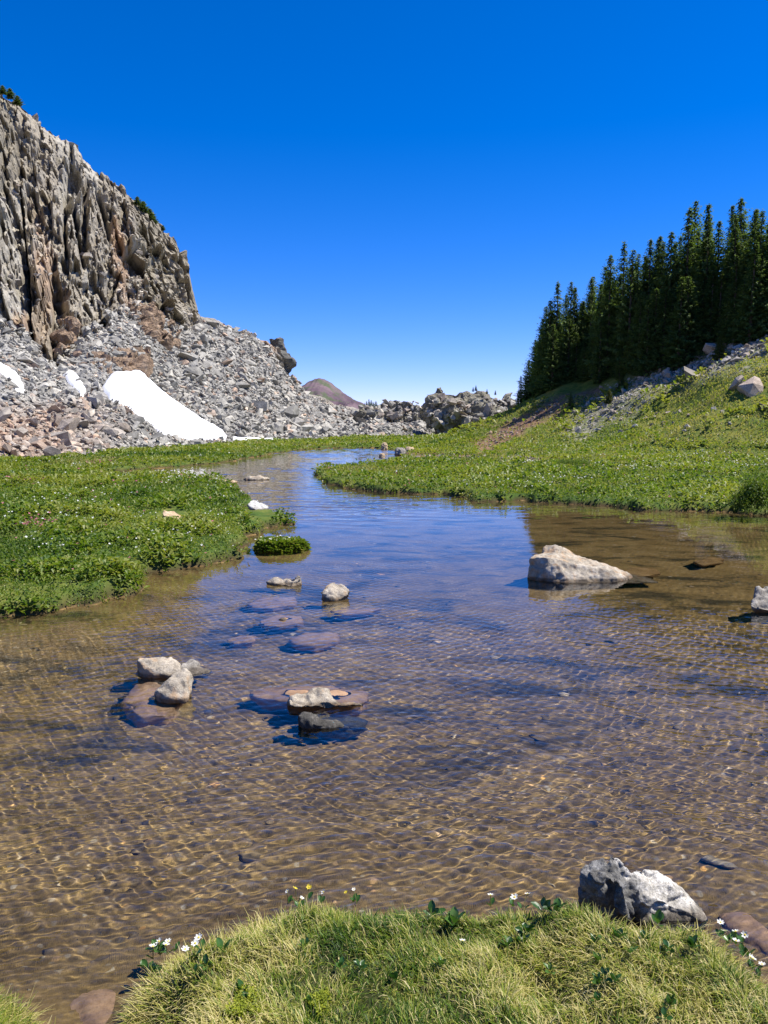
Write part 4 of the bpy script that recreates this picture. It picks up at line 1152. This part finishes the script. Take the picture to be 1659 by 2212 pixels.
log(1288, 862, 1306, 858, 0.08, 'short bleached log lying left of the leaning one')

# ------------------------------------------------------------------ plants of the meadows
leaf_stops = [(0.0, (0.012, 0.030, 0.006)), (0.35, (0.055, 0.115, 0.011)), (0.6, (0.15, 0.215, 0.02)), (0.8, (0.24, 0.255, 0.05)), (1.0, (0.36, 0.31, 0.14))]
meadow_mat = leaf_material('meadow_leaves', leaf_stops, trans=0.42, rough=0.5, spec=0.35)
petal_mat = leaf_material('white_petals', [(0.0, (0.72, 0.72, 0.68)), (1.0, (0.85, 0.84, 0.78))], trans=0.25)
pink_mat = leaf_material('pink_petals', [(0.0, (0.34, 0.07, 0.13)), (1.0, (0.55, 0.20, 0.26))], trans=0.25)
yellow_mat = leaf_material('yellow_petals', [(0.0, (0.55, 0.42, 0.03)), (1.0, (0.75, 0.62, 0.06))], trans=0.25)

def leaves(pos, dirs, length, width, tint, fold=0.25):
    """four-cornered leaves rising from pos along dirs"""
    n = len(pos)
    d = dirs / np.linalg.norm(dirs, axis=1)[:, None]
    up = np.array([0, 0, 1.0])
    s = np.cross(d, up + 0.01); s /= np.linalg.norm(s, axis=1)[:, None] + 1e-9
    L = length[:, None]; W = width[:, None]
    m = pos + d * L * 0.55 + up * L * 0.06
    tip = pos + d * L - up * L * fold
    V = np.stack([pos, m + s * W, tip, m - s * W], 1).reshape(-1, 3)
    return V, np.arange(4 * n).reshape(-1, 4), np.repeat(tint, 4)

def build_meadow():
    rg = np.random.default_rng(71)
    n = 700000
    b = rg.uniform(-0.66, 0.66, n); Y = np.exp(rg.uniform(math.log(5.6), math.log(125), n)); X = b * (Y + 2.0)
    d = shore(X, Y)
    keep = (d > -0.05) & ((d > 0.02) | (rg.uniform(0, 1, n) < 0.6))
    tu, tv = proj(np.stack([X, Y, np.full(n, 0.25)], -1))
    keep &= tv > np.interp(tu, [r[0] for r in TOE], [r[1] for r in TOE]) - 1 + 0 * tu
    X, Y, d = X[keep], Y[keep], d[keep]; n = len(X)
    sd = slope_dist(X, Y)
    z = zg(X, Y, d)
    u, v = proj(np.stack([X, Y, z], -1))
    hide = (sd > 2) & (u > 1130) & (v < np.interp(u, [1130, 1215, 1330, 1480, 1640, 1800], [868, 868, 850, 790, 752, 690]) - 6)
    slope = smooth(-2, 3, sd)
    p1 = fbm(X * 0.35, Y * 0.28, o=4, seed=101); p2 = fbm(X * 1.6, Y * 1.3, o=3, seed=102); p3 = fbm(X * 0.12, Y * 0.12, o=3, seed=103)
    leafy = 0.85 * smooth(-0.25, 0.3, p1 * 0.9 + p2 * 0.45 + 0.12 - 0.62 * slope + 0.25 * smooth(1.2, 0.1, d) - 0.25 * smooth(1010, 985, v) * (u < 500))
    isleaf = rg.uniform(0, 1, n) < leafy
    # bare patches
    def strip(ax, ay, bx, by, w):
        ex, ey = bx - ax, by - ay; t = np.clip(((u - ax) * ex + (v - ay) * ey) / (ex * ex + ey * ey), 0, 1)
        return np.hypot(u - ax - ex * t, v - ay - ey * t) / w + 0.35 * p2
    bare = np.minimum(strip(1040, 968, 1215, 872, 17), strip(870, 985, 1020, 990, 6)); bare = np.minimum(bare, strip(1080, 992, 1240, 998, 3.5))
    bare = np.minimum(bare, np.minimum(strip(1250, 930, 1400, 830, 26), strip(1400, 830, 1640, 750, 22)) + 0.25)
    dens = np.where(slope > 0.5, 0.75, 1.0)
    keep = (~hide) & (np.hypot((u - 373) / 36, (v - 1119) / 21) > 1) & (np.hypot((u - 562) / 38, (v - 1102) / 28) > 1) & ((bare > 1) | (rg.uniform(0, 1, n) < 0.10)) & (rg.uniform(0, 1, n) < dens)
    X, Y, d, sd, z, u, v, slope, p1, p2, p3, isleaf = (q[keep] for q in (X, Y, d, sd, z, u, v, slope, p1, p2, p3, isleaf)); n = len(X)
    az = rg.uniform(0, 6.283, n)
    el = np.where(isleaf, rg.uniform(0.2, 1.15, n), rg.uniform(0.7, 1.45, n))
    D = np.stack([np.cos(az) * np.cos(el), np.sin(az) * np.cos(el), np.sin(el)], -1)
    base = 0.024 + 0.0019 * Y
    lumps = 0.7 + 0.8 * smooth(-0.3, 0.5, p2)
    L = np.where(isleaf, base * 1.15 * lumps, base * 1.6) * rg.uniform(0.65, 1.3, n)
    W = np.where(isleaf, L * 0.30, L * 0.055 + 0.0007 * Y)
    lift = np.where(isleaf, rg.uniform(-0.02, 0.10, n) * lumps, 0) * np.minimum(1, 0.6 + Y / 30)
    tint = np.where(isleaf, rg.normal(0.52, 0.16, n) + 0.34 * p1 + 0.08 * p2 + 0.06 * p3 + 0.02 * slope, rg.normal(0.62, 0.14, n) + 0.25 * p3 + 0.05 * slope - 0.05 + 0.2 * slope * p1)
    tint += 0.14 * smooth(18, 60, Y)
    cl = smooth(0.12, 0.42, 0.7 * p1 + 0.6 * p2) * isleaf * (0.35 + 0.65 * slope)
    L = L * (1 + 0.8 * cl); W = W * (1 + 0.8 * cl); lift = lift + cl * rg.uniform(0, 0.22, n); tint = tint - 0.16 * cl + 0.08 * slope
    V, F, T = leaves(np.stack([X, Y, z + lift], -1), D, L, W, np.clip(tint, 0, np.where(isleaf, 0.78, 0.95)))
    me = make_mesh('meadow_plants', V, F, meadow_mat, {'tint': T}, False)
    tag(link('meadow_plants', me), 'low green leafy plants and grass covering the river banks and slope', 'ground cover', kind='stuff')
    # blossoms: upturned little crosses
    def blossoms(name, sel, size, mat, label, hmul=1.0):
        k = np.nonzero(sel)[0]; m = len(k)
        pz = z[k] + (0.10 + 0.05 * rg.uniform(0, 1, m)) * hmul
        c = np.stack([X[k], Y[k], pz], -1)
        nn = np.stack([rg.normal(0, .4, m), rg.normal(-0.35, .35, m), np.ones(m)], -1); nn /= np.linalg.norm(nn, axis=1)[:, None]
        a = np.cross(nn, np.stack([rg.normal(0, 1, m), rg.normal(0, 1, m), np.zeros(m)], -1)); a /= np.linalg.norm(a, axis=1)[:, None]
        b_ = np.cross(nn, a); s = (size[k] * rg.uniform(.7, 1.25, m))[:, None]
        V = []
        for t in range(8):
            an = t * math.pi / 4; r = 1.0 if t % 2 == 0 else 0.42
            V.append(c + (a * math.cos(an) + b_ * math.sin(an)) * s * r + nn * s * (0.35 if t % 2 == 0 else 0))
        V = np.stack(V, 1); V = np.concatenate([V, (c)[:, None]], 1).reshape(-1, 3)
        f = np.array([[8, 7, 0, 1], [8, 1, 2, 3], [8, 3, 4, 5], [8, 5, 6, 7]])
        F = (f[None] + (np.arange(m) * 9)[:, None, None]).reshape(-1, 4)
        me = make_mesh(name, V, F, mat, {'tint': np.repeat(rg.uniform(0, 1, m), 9)}, False)
        tag(link(name, me), label, 'flowers', kind='stuff')
    r = rg.uniform(0, 1, n); fs = 0.011 + 0.00095 * Y
    fl = smooth(-0.25, 0.5, fbm(X * 0.5, Y * 0.4, o=3, seed=110))
    band = (u > 1000) & (v > 985) & (v < 1062) & (sd < 2)
    left_band = (u < 560) & (v < 1200)
    blossoms('white_blossoms', (r < 0.005 * fl + 0.026 * band * fl + 0.004 * left_band) & (slope < 0.9), fs, petal_mat, 'tiny white blossoms sprinkled over the leafy river banks')
    pk = (((np.hypot((u - 60) / 75, (v - 1143) / 9) < 1) | (np.hypot((u - 55) / 55, (v - 1041) / 6) < 1) | (np.hypot((u - 215) / 30, (v - 1003) / 5) < 1)) & (r > 0.90)) | ((r > 0.9985) & (slope < .5))
    blossoms('pink_blossoms', pk, fs * 1.1, pink_mat, 'pink blossoms in small drifts on the left meadow')
    ye = (slope > 0.5) & (r > 0.985) & (p3 > 0.05)
    blossoms('yellow_blossoms', ye, fs * 0.9, yellow_mat, 'yellow blossoms scattered over the grass of the right slope')
build_meadow()

def tussock(u0, u1, v, hpx, label):
    """a small leafy island with its own soil"""
    rg = np.random.default_rng(81)
    A, B = G(u0, v, 0), G(u1, v, 0); c = (A + B) / 2; rx = (B[0] - A[0]) / 2; ry = rx * 0.75; c[1] += ry * 0.7
    e = bpy.data.objects.new('plant_tussock', None); COL.objects.link(e); e.location = c
    rr = np.linspace(0, 1, 14); an = np.linspace(0, 6.2832, 40)
    RR, AN = np.meshgrid(rr, an, indexing='ij')
    k = 1 + 0.12 * np.sin(AN * 3 + 1) + 0.06 * np.sin(AN * 7)
    V = np.stack([RR * rx * k * np.cos(AN), RR * ry * k * np.sin(AN), 0.10 - 0.25 * smooth(0.75, 1.0, RR) - 0.02 * RR], -1)
    t = NT('wet_soil'); t.bsdf(t.ramp(t.noise(t.oco(), 20, 4), [(0.3, (0.02, 0.016, 0.01)), (0.7, (0.06, 0.042, 0.024))]), 0.9)
    link('soil', make_mesh('soil', V.reshape(-1, 3), grid_faces(14, 40), t.m, None, True), e)
    n = 4200
    r = np.sqrt(rg.uniform(0, 1, n)) * 1.02; a = rg.uniform(0, 6.283, n); kk = 1 + 0.12 * np.sin(a * 3 + 1)
    pos = np.stack([r * rx * kk * np.cos(a), r * ry * kk * np.sin(a), 0.05 + rg.uniform(0, 0.10, n) - 0.10 * smooth(0.8, 1.02, r)], -1)
    az = np.where(r > 0.75, a + rg.normal(0, 0.7, n), rg.uniform(0, 6.283, n)); el = rg.uniform(0.1, 1.2, n)
    D = np.stack([np.cos(az) * np.cos(el), np.sin(az) * np.cos(el), np.sin(el)], -1)
    L = rg.uniform(0.05, 0.10, n)
    Vv, F, T = leaves(pos, D, L, L * 0.28, np.clip(rg.normal(0.58, 0.14, n), 0, 1))
    link('leaves', make_mesh('leaves', Vv, F, meadow_mat, {'tint': T}, False), e)
    m = 20
    r = np.sqrt(rg.uniform(0, 1, m)); a = rg.uniform(0, 6.283, m)
    c0 = np.stack([r * rx * np.cos(a), r * ry * np.sin(a), rg.uniform(0.15, 0.2, m)], -1)
    V = np.concatenate([c0 + np.array([math.cos(q), math.sin(q), 0.3 * (q % 2)]) * 0.02 for q in (0, 1.57, 3.14, 4.71)], 1).reshape(-1, 3)
    fl = link('blossoms', make_mesh('blossoms', V, np.arange(4 * m).reshape(-1, 4), petal_mat, {'tint': rg.uniform(0, 1, 4 * m)}, False), e)
    fl['kind'] = 'stuff'
    tag(e, label, 'tussock')
tussock(546, 656, 1191, 40, 'small leafy green island tussock in the river off the left meadow')

def willow(u, v, wpx, hpx, label, seed):
    rg = np.random.default_rng(seed)
    b = G(u, v, 0.2); Y = b[1]; w_, h_ = wpx * Y / FPX / 2, hpx * Y / FPX
    e = bpy.data.objects.new('willow_shrub', None); COL.objects.link(e); e.location = b
    n = 5000
    q = rg.normal(0, 1, (n, 3)); q /= np.linalg.norm(q, axis=1)[:, None]; q *= rg.uniform(0.35, 1, (n, 1)) ** 0.5
    lump = 0.8 + 0.35 * fbm(q[:, 0] * 2, q[:, 1] * 2, q[:, 2] * 2, o=3, seed=seed)
    pos = np.stack([q[:, 0] * w_ * lump, q[:, 1] * w_ * lump, np.abs(q[:, 2]) * h_ * lump], -1)
    D = q + rg.normal(0, 0.5, (n, 3)) + np.array([0, 0, 0.4]); L = rg.uniform(0.05, 0.10, n)
    V, F, T = leaves(pos, D, L, L * 0.17, np.clip(rg.normal(0.52, 0.13, n), 0, 1))
    link('foliage', make_mesh('foliage', V, F, meadow_mat, {'tint': T}, False), e)
    Vs, Fs = [], []
    for k in range(14):
        a = rg.uniform(0, 6.28); tip = np.array([math.cos(a) * w_ * .7, math.sin(a) * w_ * .7, h_ * rg.uniform(.5, .9)])
        s = np.array([-math.sin(a), math.cos(a), 0]) * 0.008; o_ = len(Vs)
        Vs += [-s, s, tip + s * .3, tip - s * .3, np.array([0, 0, -.016]), np.array([0, 0, .016]), tip, tip + np.array([0, 0, .005])]
        Fs += [[o_, o_ + 1, o_ + 2, o_ + 3], [o_ + 4, o_ + 5, o_ + 7, o_ + 6]]
    link('stems', make_mesh('stems', np.array(Vs), np.array(Fs), bark), e)
    tag(e, label, 'shrub')
willow(1636, 1098, 130, 95, 'grey-green willow shrub on the right bank at the picture edge', 85)
willow(1240, 1012, 100, 26, 'low spreading grey-green willow in the right meadow below the dirt streak', 86)

# ------------------------------------------------------------------ the near bank
grass_mat = leaf_material('sod_grass', [(0.0, (0.014, 0.034, 0.005)), (0.25, (0.048, 0.105, 0.008)), (0.45, (0.135, 0.205, 0.014)), (0.62, (0.27, 0.285, 0.035)), (0.8, (0.44, 0.38, 0.12)), (1.0, (0.62, 0.53, 0.26))], trans=0.3, rough=0.5, spec=0.3)
moss_mat = leaf_material('moss', [(0.0, (0.13, 0.18, 0.012)), (1.0, (0.36, 0.38, 0.03))], trans=0.3)

def blades(pos, az, el, L, W, bend, tint, seg=3):
    n = len(pos); V = []
    cur = pos.copy(); e = el.copy()
    sx, sy = -np.sin(az), np.cos(az)
    for k in range(seg + 1):
        w = W * (1 - (k / seg) ** 1.5 * 0.85)
        V.append(np.stack([cur[:, 0] + sx * w, cur[:, 1] + sy * w, cur[:, 2]], -1)); V.append(np.stack([cur[:, 0] - sx * w, cur[:, 1] - sy * w, cur[:, 2]], -1))
        st = L / seg
        cur = cur + np.stack([np.cos(az) * np.cos(e) * st, np.sin(az) * np.cos(e) * st, np.sin(e) * st], -1)
        e = e - bend; az = az + 0.0
    V = np.stack(V, 1); m = 2 * (seg + 1)
    f = np.array([[2 * k, 2 * k + 1, 2 * k + 3, 2 * k + 2] for k in range(seg)])
    F = (f[None] + (np.arange(n) * m)[:, None, None]).reshape(-1, 4)
    tt = np.stack([np.clip(tint + (k // 2) * 0.07, 0, 1) for k in range(m)], 1).ravel()
    return V.reshape(-1, 3), F, tt

def build_sod():
    rg = np.random.default_rng(91)
    n = 430000
    X = rg.uniform(-2.4, 3.6, n); Y = rg.uniform(1.65, 4.0, n)
    d = shore(X, Y)
    k = (d > -0.035) & (Y < 4.3)
    X, Y, d = X[k], Y[k], d[k]; n = len(X)
    z = np.maximum(zg(X, Y, d), 0.02)
    p1 = fbm(X * 1.7, Y * 1.7, o=3, seed=121); p2 = fbm(X * 6, Y * 6, o=3, seed=122); p3 = fbm(X * 14, Y * 14, o=2, seed=123)
    keep = rg.uniform(0, 1, n) < 0.8 + 0.2 * smooth(-0.5, 0.2, p2 + 0.4 * p3)
    X, Y, d, z, p1, p2, p3 = (q[keep] for q in (X, Y, d, z, p1, p2, p3)); n = len(X)
    straw = np.clip(smooth(-0.25, 0.55, p1 * 0.7 + p2 * 0.6 + 0.10) , 0, 1)
    edge = smooth(0.16, 0.0, d)
    gx = np.gradient
    # blades fall outwards at the rim and in tufts elsewhere
    eps = 0.03
    ox = shore(X + eps, Y) - d; oy = shore(X, Y + eps) - d
    out = np.arctan2(-oy, -ox)
    tuft = 3.0 * fbm(X * 3.3, Y * 3.3, o=2, seed=124) + 1.57
    az = np.where(rg.uniform(0, 1, n) < edge * 0.8, out + rg.normal(0, 0.6, n), tuft + rg.normal(0, 1.1, n))
    el = np.clip(rg.normal(1.12, 0.32, n) - 0.25 * edge - 0.2 * straw, 0.1, 1.6)
    L = rg.uniform(0.022, 0.060, n) * (1 + 0.3 * straw) * (0.85 + 0.5 * smooth(-0.3, 0.4, p3)) * (1 + 0.3 * edge)
    W = rg.uniform(0.0008, 0.0021, n) * np.where(rg.uniform(0, 1, n) < 0.06, 2.2, 1)
    bend = rg.uniform(0.05, 0.85, n) * (1 + 0.4 * straw)
    tint = np.where(rg.uniform(0, 1, n) < 0.12 + 0.34 * straw, rg.normal(0.72, 0.13, n), rg.normal(0.37, 0.17, n) + 0.18 * p1 + 0.2 * p2)
    V, F, T = blades(np.stack([X, Y, z - 0.01], -1), az, el, L, W, bend, np.clip(tint, 0, 1))
    tag(link('bank_grass', make_mesh('bank_grass', V, F, grass_mat, {'tint': T}, False)), 'mixed green and straw coloured grass growing on the near bank', 'grass', kind='stuff')
    # moss cushions low in the sward
    for u, v, rpx, lab in [(530, 2125, 34, 'bright yellow-green moss cushion on the left part of the near bank'), (690, 2130, 22, 'small yellow-green moss patch right of the larger cushion')]:
        g = G(u, v, 0.27); r = rpx * g[1] / FPX; m = 2600
        a = rg.uniform(0, 6.28, m); rr = np.sqrt(rg.uniform(0, 1, m)) * r * (1 + 0.35 * np.sin(a * 3 + u) + 0.2 * np.sin(a * 7))
        x, y = g[0] + rr * np.cos(a), g[1] + rr * np.sin(a) * 1.5
        pz = zg(x, y) + 0.004 + rg.uniform(0, 0.028, m)
        aa = rg.uniform(0, 6.28, m); ee = rg.uniform(0, 1.2, m)
        D = np.stack([np.cos(aa) * np.cos(ee), np.sin(aa) * np.cos(ee), np.sin(ee)], -1)
        L = rg.uniform(0.006, 0.014, m)
        V, F, T = leaves(np.stack([x, y, pz], -1), D, L, L * .3, rg.uniform(0, 1, m) * (0.35 if 'dull' in lab else 1))
        tag(link('moss_cushion', make_mesh('moss_cushion', V, F, moss_mat, {'tint': T}, False)), lab, 'moss')
build_sod()

broad_mat = leaf_material('broad_leaves', [(0.0, (0.02, 0.055, 0.012)), (0.5, (0.045, 0.12, 0.02)), (1.0, (0.13, 0.22, 0.05))], trans=0.3, rough=0.35, spec=0.5)
stem_mat = leaf_material('flower_stems', [(0.0, (0.10, 0.13, 0.03)), (1.0, (0.24, 0.22, 0.08))], trans=0.1)
stamen_mat = leaf_material('stamens', [(0.0, (0.60, 0.42, 0.03)), (1.0, (0.75, 0.60, 0.08))], trans=0.1)

def broad_leaf(L, rg):
    """an oval, cupped blade on a short stalk"""
    nu, nv = 7, 5
    V = []
    for i in range(nu):
        t = i / (nu - 1); w = 0.36 * L * math.sin(math.pi * min(1, t * 0.92 + 0.06)) ** 0.65
        for j in range(nv):
            s = j / (nv - 1) * 2 - 1
            V.append((L * 0.35 + t * L, s * w, 0.10 * L * (s * s) + 0.35 * L * t - 0.28 * L * t * t + 0.012 * L * math.sin(t * 14 + s * 3)))
    F = [(i * nv + j, i * nv + j + 1, (i + 1) * nv + j + 1, (i + 1) * nv + j) for i in range(nu - 1) for j in range(nv - 1)]
    o = len(V); q = 0.03 * L
    V += [(0, q, 0), (0, -q, 0), (L * .36, -q, .02 * L), (L * .36, q, .02 * L)]; F.append((o, o + 1, o + 2, o + 3))
    return np.array(V), np.array(F)

def near_point(u, v, lift=0.0):
    z = 0.24
    for _ in range(4):
        g = G(u, v, z + lift); z = float(zg(np.array([g[0]]), np.array([g[1]]))[0]); z = max(z, 0.03)
    g[2] = z
    return g

def leaf_plant(u, v, n, Lpx, label, group=None, tmul=1.0, seed=0):
    rg = np.random.default_rng(seed + 900)
    g = near_point(u, v, 0.04); L = 0.72 * Lpx * g[1] / FPX
    e = bpy.data.objects.new('marsh_plant', None); COL.objects.link(e); e.location = g
    for k in range(n):
        V, F = broad_leaf(L * rg.uniform(0.7, 1.15), rg)
        a = k * 6.283 / n + rg.normal(0, 0.4); el = rg.uniform(0.25, 1.15)
        M = np.array(Matrix.Rotation(a, 3, 'Z') @ Matrix.Rotation(-el, 3, 'Y') @ Matrix.Rotation(rg.normal(0, .35), 3, 'X'))
        V = V @ M.T + np.array([0, 0, 0.02])
        link('leaf', make_mesh('leaf', V, F, broad_mat, {'tint': np.full(len(V), float(np.clip(rg.normal(0.45, 0.2) * tmul, 0, 1)))}, True), e)
    return tag(e, label, 'plant', group)

def flower_mesh(r, rg, npet=7):
    V, F = [], []
    for k in range(npet):
        a = k * 6.283 / npet + rg.normal(0, .1); c, s = math.cos(a), math.sin(a); o = len(V)
        for t, w, h in ((0.12, 0.08, 0.0), (0.55, 0.27, 0.13), (0.9, 0.22, 0.30), (1.05, 0.05, 0.34)):
            for sg in (-1, 1):
                x, y = t * r, sg * w * r
                V.append((x * c - y * s, x * s + y * c, h * r + rg.normal(0, .02) * r))
        for q in range(3): F.append((o + 2 * q, o + 2 * q + 1, o + 2 * q + 3, o + 2 * q + 2))
    return np.array(V), np.array(F)

def dome(r, h, n=10, k=4):
    V = [(r * math.cos(j * 6.283 / n) * math.cos(i / k * 1.4), r * math.sin(j * 6.283 / n) * math.cos(i / k * 1.4), h * math.sin(i / k * 1.5)) for i in range(k + 1) for j in range(n)]
    F = [(i * n + j, i * n + (j + 1) % n, (i + 1) * n + (j + 1) % n, (i + 1) * n + j) for i in range(k) for j in range(n)]
    return np.array(V), np.array(F)

def marigold(u, v, rpx, hpx, label, group, seed, yellow=False):
    rg = np.random.default_rng(seed + 1300)
    g = near_point(u, v + hpx, 0.0); s = g[1] / FPX; r, h = rpx * s, max(0.05, hpx * s * 1.12)
    e = bpy.data.objects.new('marsh_marigold', None); COL.objects.link(e); e.location = g
    lx, ly = rg.normal(0, .012, 2)
    V, F = [], []
    for i in range(6):
        t = i / 5; w = 0.0016 * (1 - .3 * t)
        for q in range(4): V.append((lx * t * t + w * math.cos(q * 1.571), ly * t * t + w * math.sin(q * 1.571), h * t))
    F = [(i * 4 + q, i * 4 + (q + 1) % 4, (i + 1) * 4 + (q + 1) % 4, (i + 1) * 4 + q) for i in range(5) for q in range(4)]
    link('stem', make_mesh('stem', np.array(V), np.array(F), stem_mat, {'tint': np.full(len(V), .4)}), e)
    V, F = flower_mesh(r, rg)
    f = link('flower', make_mesh('flower', V, F, yellow_mat if yellow else petal_mat, {'tint': rg.uniform(0, 1, len(V))}, False), e, loc=(lx, ly, h), rot=(rg.normal(.35, .25), rg.normal(0, .3), rg.uniform(0, 6)))
    V, F = dome(r * 0.30, r * 0.28)
    link('flower_centre', make_mesh('flower_centre', V, F, stamen_mat, {'tint': np.full(len(V), .6)}, True), f)
    for k in range(2):
        V, F = broad_leaf(0.028, rg)
        M = np.array(Matrix.Rotation(rg.uniform(0, 6), 3, 'Z') @ Matrix.Rotation(-0.7, 3, 'Y'))
        link('leaf', make_mesh('leaf', V @ M.T, F, broad_mat, {'tint': np.full(len(V), .5)}, True), e)
    tag(e, label, 'flower', group)

def z5(x, y): return (x / 1.765) / 1.1302, (1800 + y / 1.765) / 1.1302
def z6(x, y): return (940 + x / 1.774) / 1.1302, (1800 + y / 1.774) / 1.1302
for k, (z, x, y, r, h, lab, grp, ye) in enumerate([
    (z5, 1278, 645, 7, 34, 'pale yellow fading flower standing tall at the rim of the near bank', None, True), (z5, 1327, 640, 7, 32, 'bright yellow flower right of the fading one at the near bank rim', None, True),
    (z5, 1240, 692, 6, 14, 'low cream flower left of the two tall yellow ones', None, False), (z5, 1290, 690, 6, 14, 'cream flower under the two tall yellow ones', None, False),
    (z5, 1380, 690, 7, 16, 'white flower right of the two tall yellow ones at the rim', None, False), (z5, 1520, 660, 5, 26, 'brownish yellow seed head on a thin stalk at the bank rim', None, True), (z5, 1535, 690, 5, 14, 'small white flower below the brownish seed head', None, False),
    (z5, 752, 880, 8, 22, 'cream flower highest in the clump at the left corner of the near bank', None, False)] + [
    (z5, x, y, 10, 16, 'open white flower in the clump at the left corner of the near bank', 'white flowers at the left corner of the near bank', False) for x, y in [(660, 925), (720, 905), (690, 908), (820, 925), (870, 890), (838, 916)]] + [
    (z6, 555, 695, 10, 20, 'largest white flower with a yellow heart at the middle of the bank rim', None, False), (z6, 597, 718, 8, 16, 'cream flower just right of the largest white one at the rim', None, False), (z6, 458, 705, 8, 14, 'white flower left of the largest white one at the rim', None, False),
    (z6, 325, 905, 9, 12, 'single white flower amid the grass of the near bank', None, False)] + [
    (z6, x, y, 9, 14, 'white flower with a yellow heart on the right rim of the near bank', 'white flowers on the right rim of the near bank', False) for x, y in [(1455, 845), (1480, 860), (1520, 870), (1550, 870), (1545, 910), (1580, 980), (1600, 985), (1620, 1022)]]):
    u, v = z(x, y)
    marigold(u, v, r * 0.9, h, lab, grp, k, ye)
for k, (z, x, y, n, L, lab, tm) in enumerate([
    (z5, 680, 900, 8, 34, 'clump of glossy oval leaves at the left corner of the near bank over the water', 0.9), (z5, 640, 980, 6, 30, 'dark oval leaves hanging at the left rim below the flower clump', 0.6), (z5, 960, 910, 5, 34, 'broad pale green leaves standing upright in the left part of the sward', 1.5),
    (z5, 1350, 700, 6, 22, 'small leaves beneath the two tall yellow flowers', 1.0), (z5, 1600, 735, 7, 26, 'green leaf rosette at the bank rim right of the yellow flowers', 1.0),
    (z6, 205, 735, 8, 32, 'broad leaf clump on the rim left of the largest white flower', 0.9), (z6, 300, 795, 8, 34, 'pale-edged leaf clump a little below the rim in mid bank', 1.2), (z6, 610, 825, 9, 32, 'dark upright leaf clump below the cream rim flower', 0.8),
    (z6, 690, 735, 5, 36, 'pair of tall leaves at the rim left of the white rock', 0.7), (z6, 742, 738, 4, 32, 'single tall leaf tuft nearest the white rock shadow', 0.8), (z6, 1010, 850, 8, 26, 'leafy clump at the foot of the white rock', 1.0), (z6, 1120, 850, 6, 26, 'leafy clump right below the white rock face', 0.9),
    (z6, 1182, 790, 5, 30, 'two broad leaves against the right foot of the white rock', 0.9), (z6, 1330, 890, 7, 30, 'dark leaf clump in the grass right of the white rock', 0.7), (z6, 925, 1045, 8, 28, 'mid-green leaf clump low in the middle of the sward', 1.0),
    (z6, 240, 965, 4, 30, 'pale lime leaves in the grass of mid bank', 2.0), (z6, 45, 1030, 6, 28, 'dark leaf clump in the grass left of the pale lime leaves', 0.6), (z6, 1235, 1140, 7, 28, 'darkest leaf clump at the lower right of the near bank', 0.5),
    (z6, 1500, 870, 5, 28, 'pale leaves beneath the flowers on the right rim', 1.5), (z6, 1570, 930, 5, 24, 'green leaves at the right rim below the pale ones', 0.9)]):
    u, v = z(x, y)
    leaf_plant(u, v, n, L, lab, None, tm, k)

# ------------------------------------------------------------------ pebbles of the river bed
def build_pebbles():
    rg = np.random.default_rng(141)
    n = 16000
    b = rg.uniform(-0.62, 0.62, n); Y = np.exp(rg.uniform(math.log(2.2), math.log(16), n)); X = b * (Y + 1.2)
    d = shore(X, Y)
    k = (d < -0.05) & (rg.uniform(0, 1, n) < 0.25 + 0.75 * smooth(-0.1, 0.4, fbm(X * 0.8, Y * 0.8, o=3, seed=142)))
    X, Y, d = X[k], Y[k], d[k]; n = len(X)
    size = np.clip(np.exp(rg.normal(-3.75, 0.5, n)), 0.010, 0.12) * (1 + 0.05 * Y)
    pos = np.stack([X, Y, zg(X, Y, d) - 0.01 + size * 0.06], -1)
    pos[:, 2] = np.minimum(pos[:, 2], -0.015 - size * 0.35)
    sc = size[:, None] * rg.uniform(0.75, 1.25, (n, 3)) * np.array([1, 1, 0.55])
    V, F, ids = merge(STONES, rg.integers(0, len(STONES), n), pos, rotmats(n, rg, 0.4), sc)
    t = NT('pebble')
    t.bsdf(t.ramp(t.attr('tone'), [(0.0, (0.08, 0.06, 0.036)), (0.4, (0.15, 0.105, 0.056)), (0.75, (0.25, 0.18, 0.10)), (0.93, (0.42, 0.34, 0.22)), (1.0, (0.5, 0.27, 0.09))]), 0.9)
    me = make_mesh('river_pebbles', V, F, t.m, {'tone': rg.uniform(0, 1, n)[ids]}, True)
    o = tag(link('river_pebbles', me), 'small brown and tan pebbles strewn over the river bed', 'pebbles', kind='stuff')
    o.cycles.is_caustics_receiver = True
build_pebbles()

rgp = np.random.default_rng(77)
for k in range(22):
    u = rgp.uniform(330, 1600); v = rgp.uniform(2010, 2190)
    if v < np.interp(u, [300, 420, 600, 1250, 1400, 1530, 1659], [2090, 2030, 1980, 1995, 2030, 2010, 2140]): continue
    leaf_plant(u, v, int(rgp.integers(4, 8)), 24, 'small green leaf tuft poking through the sward of the near bank', 'small leaf tufts scattered in the near bank grass', float(rgp.uniform(0.6, 1.4)), 60 + k)
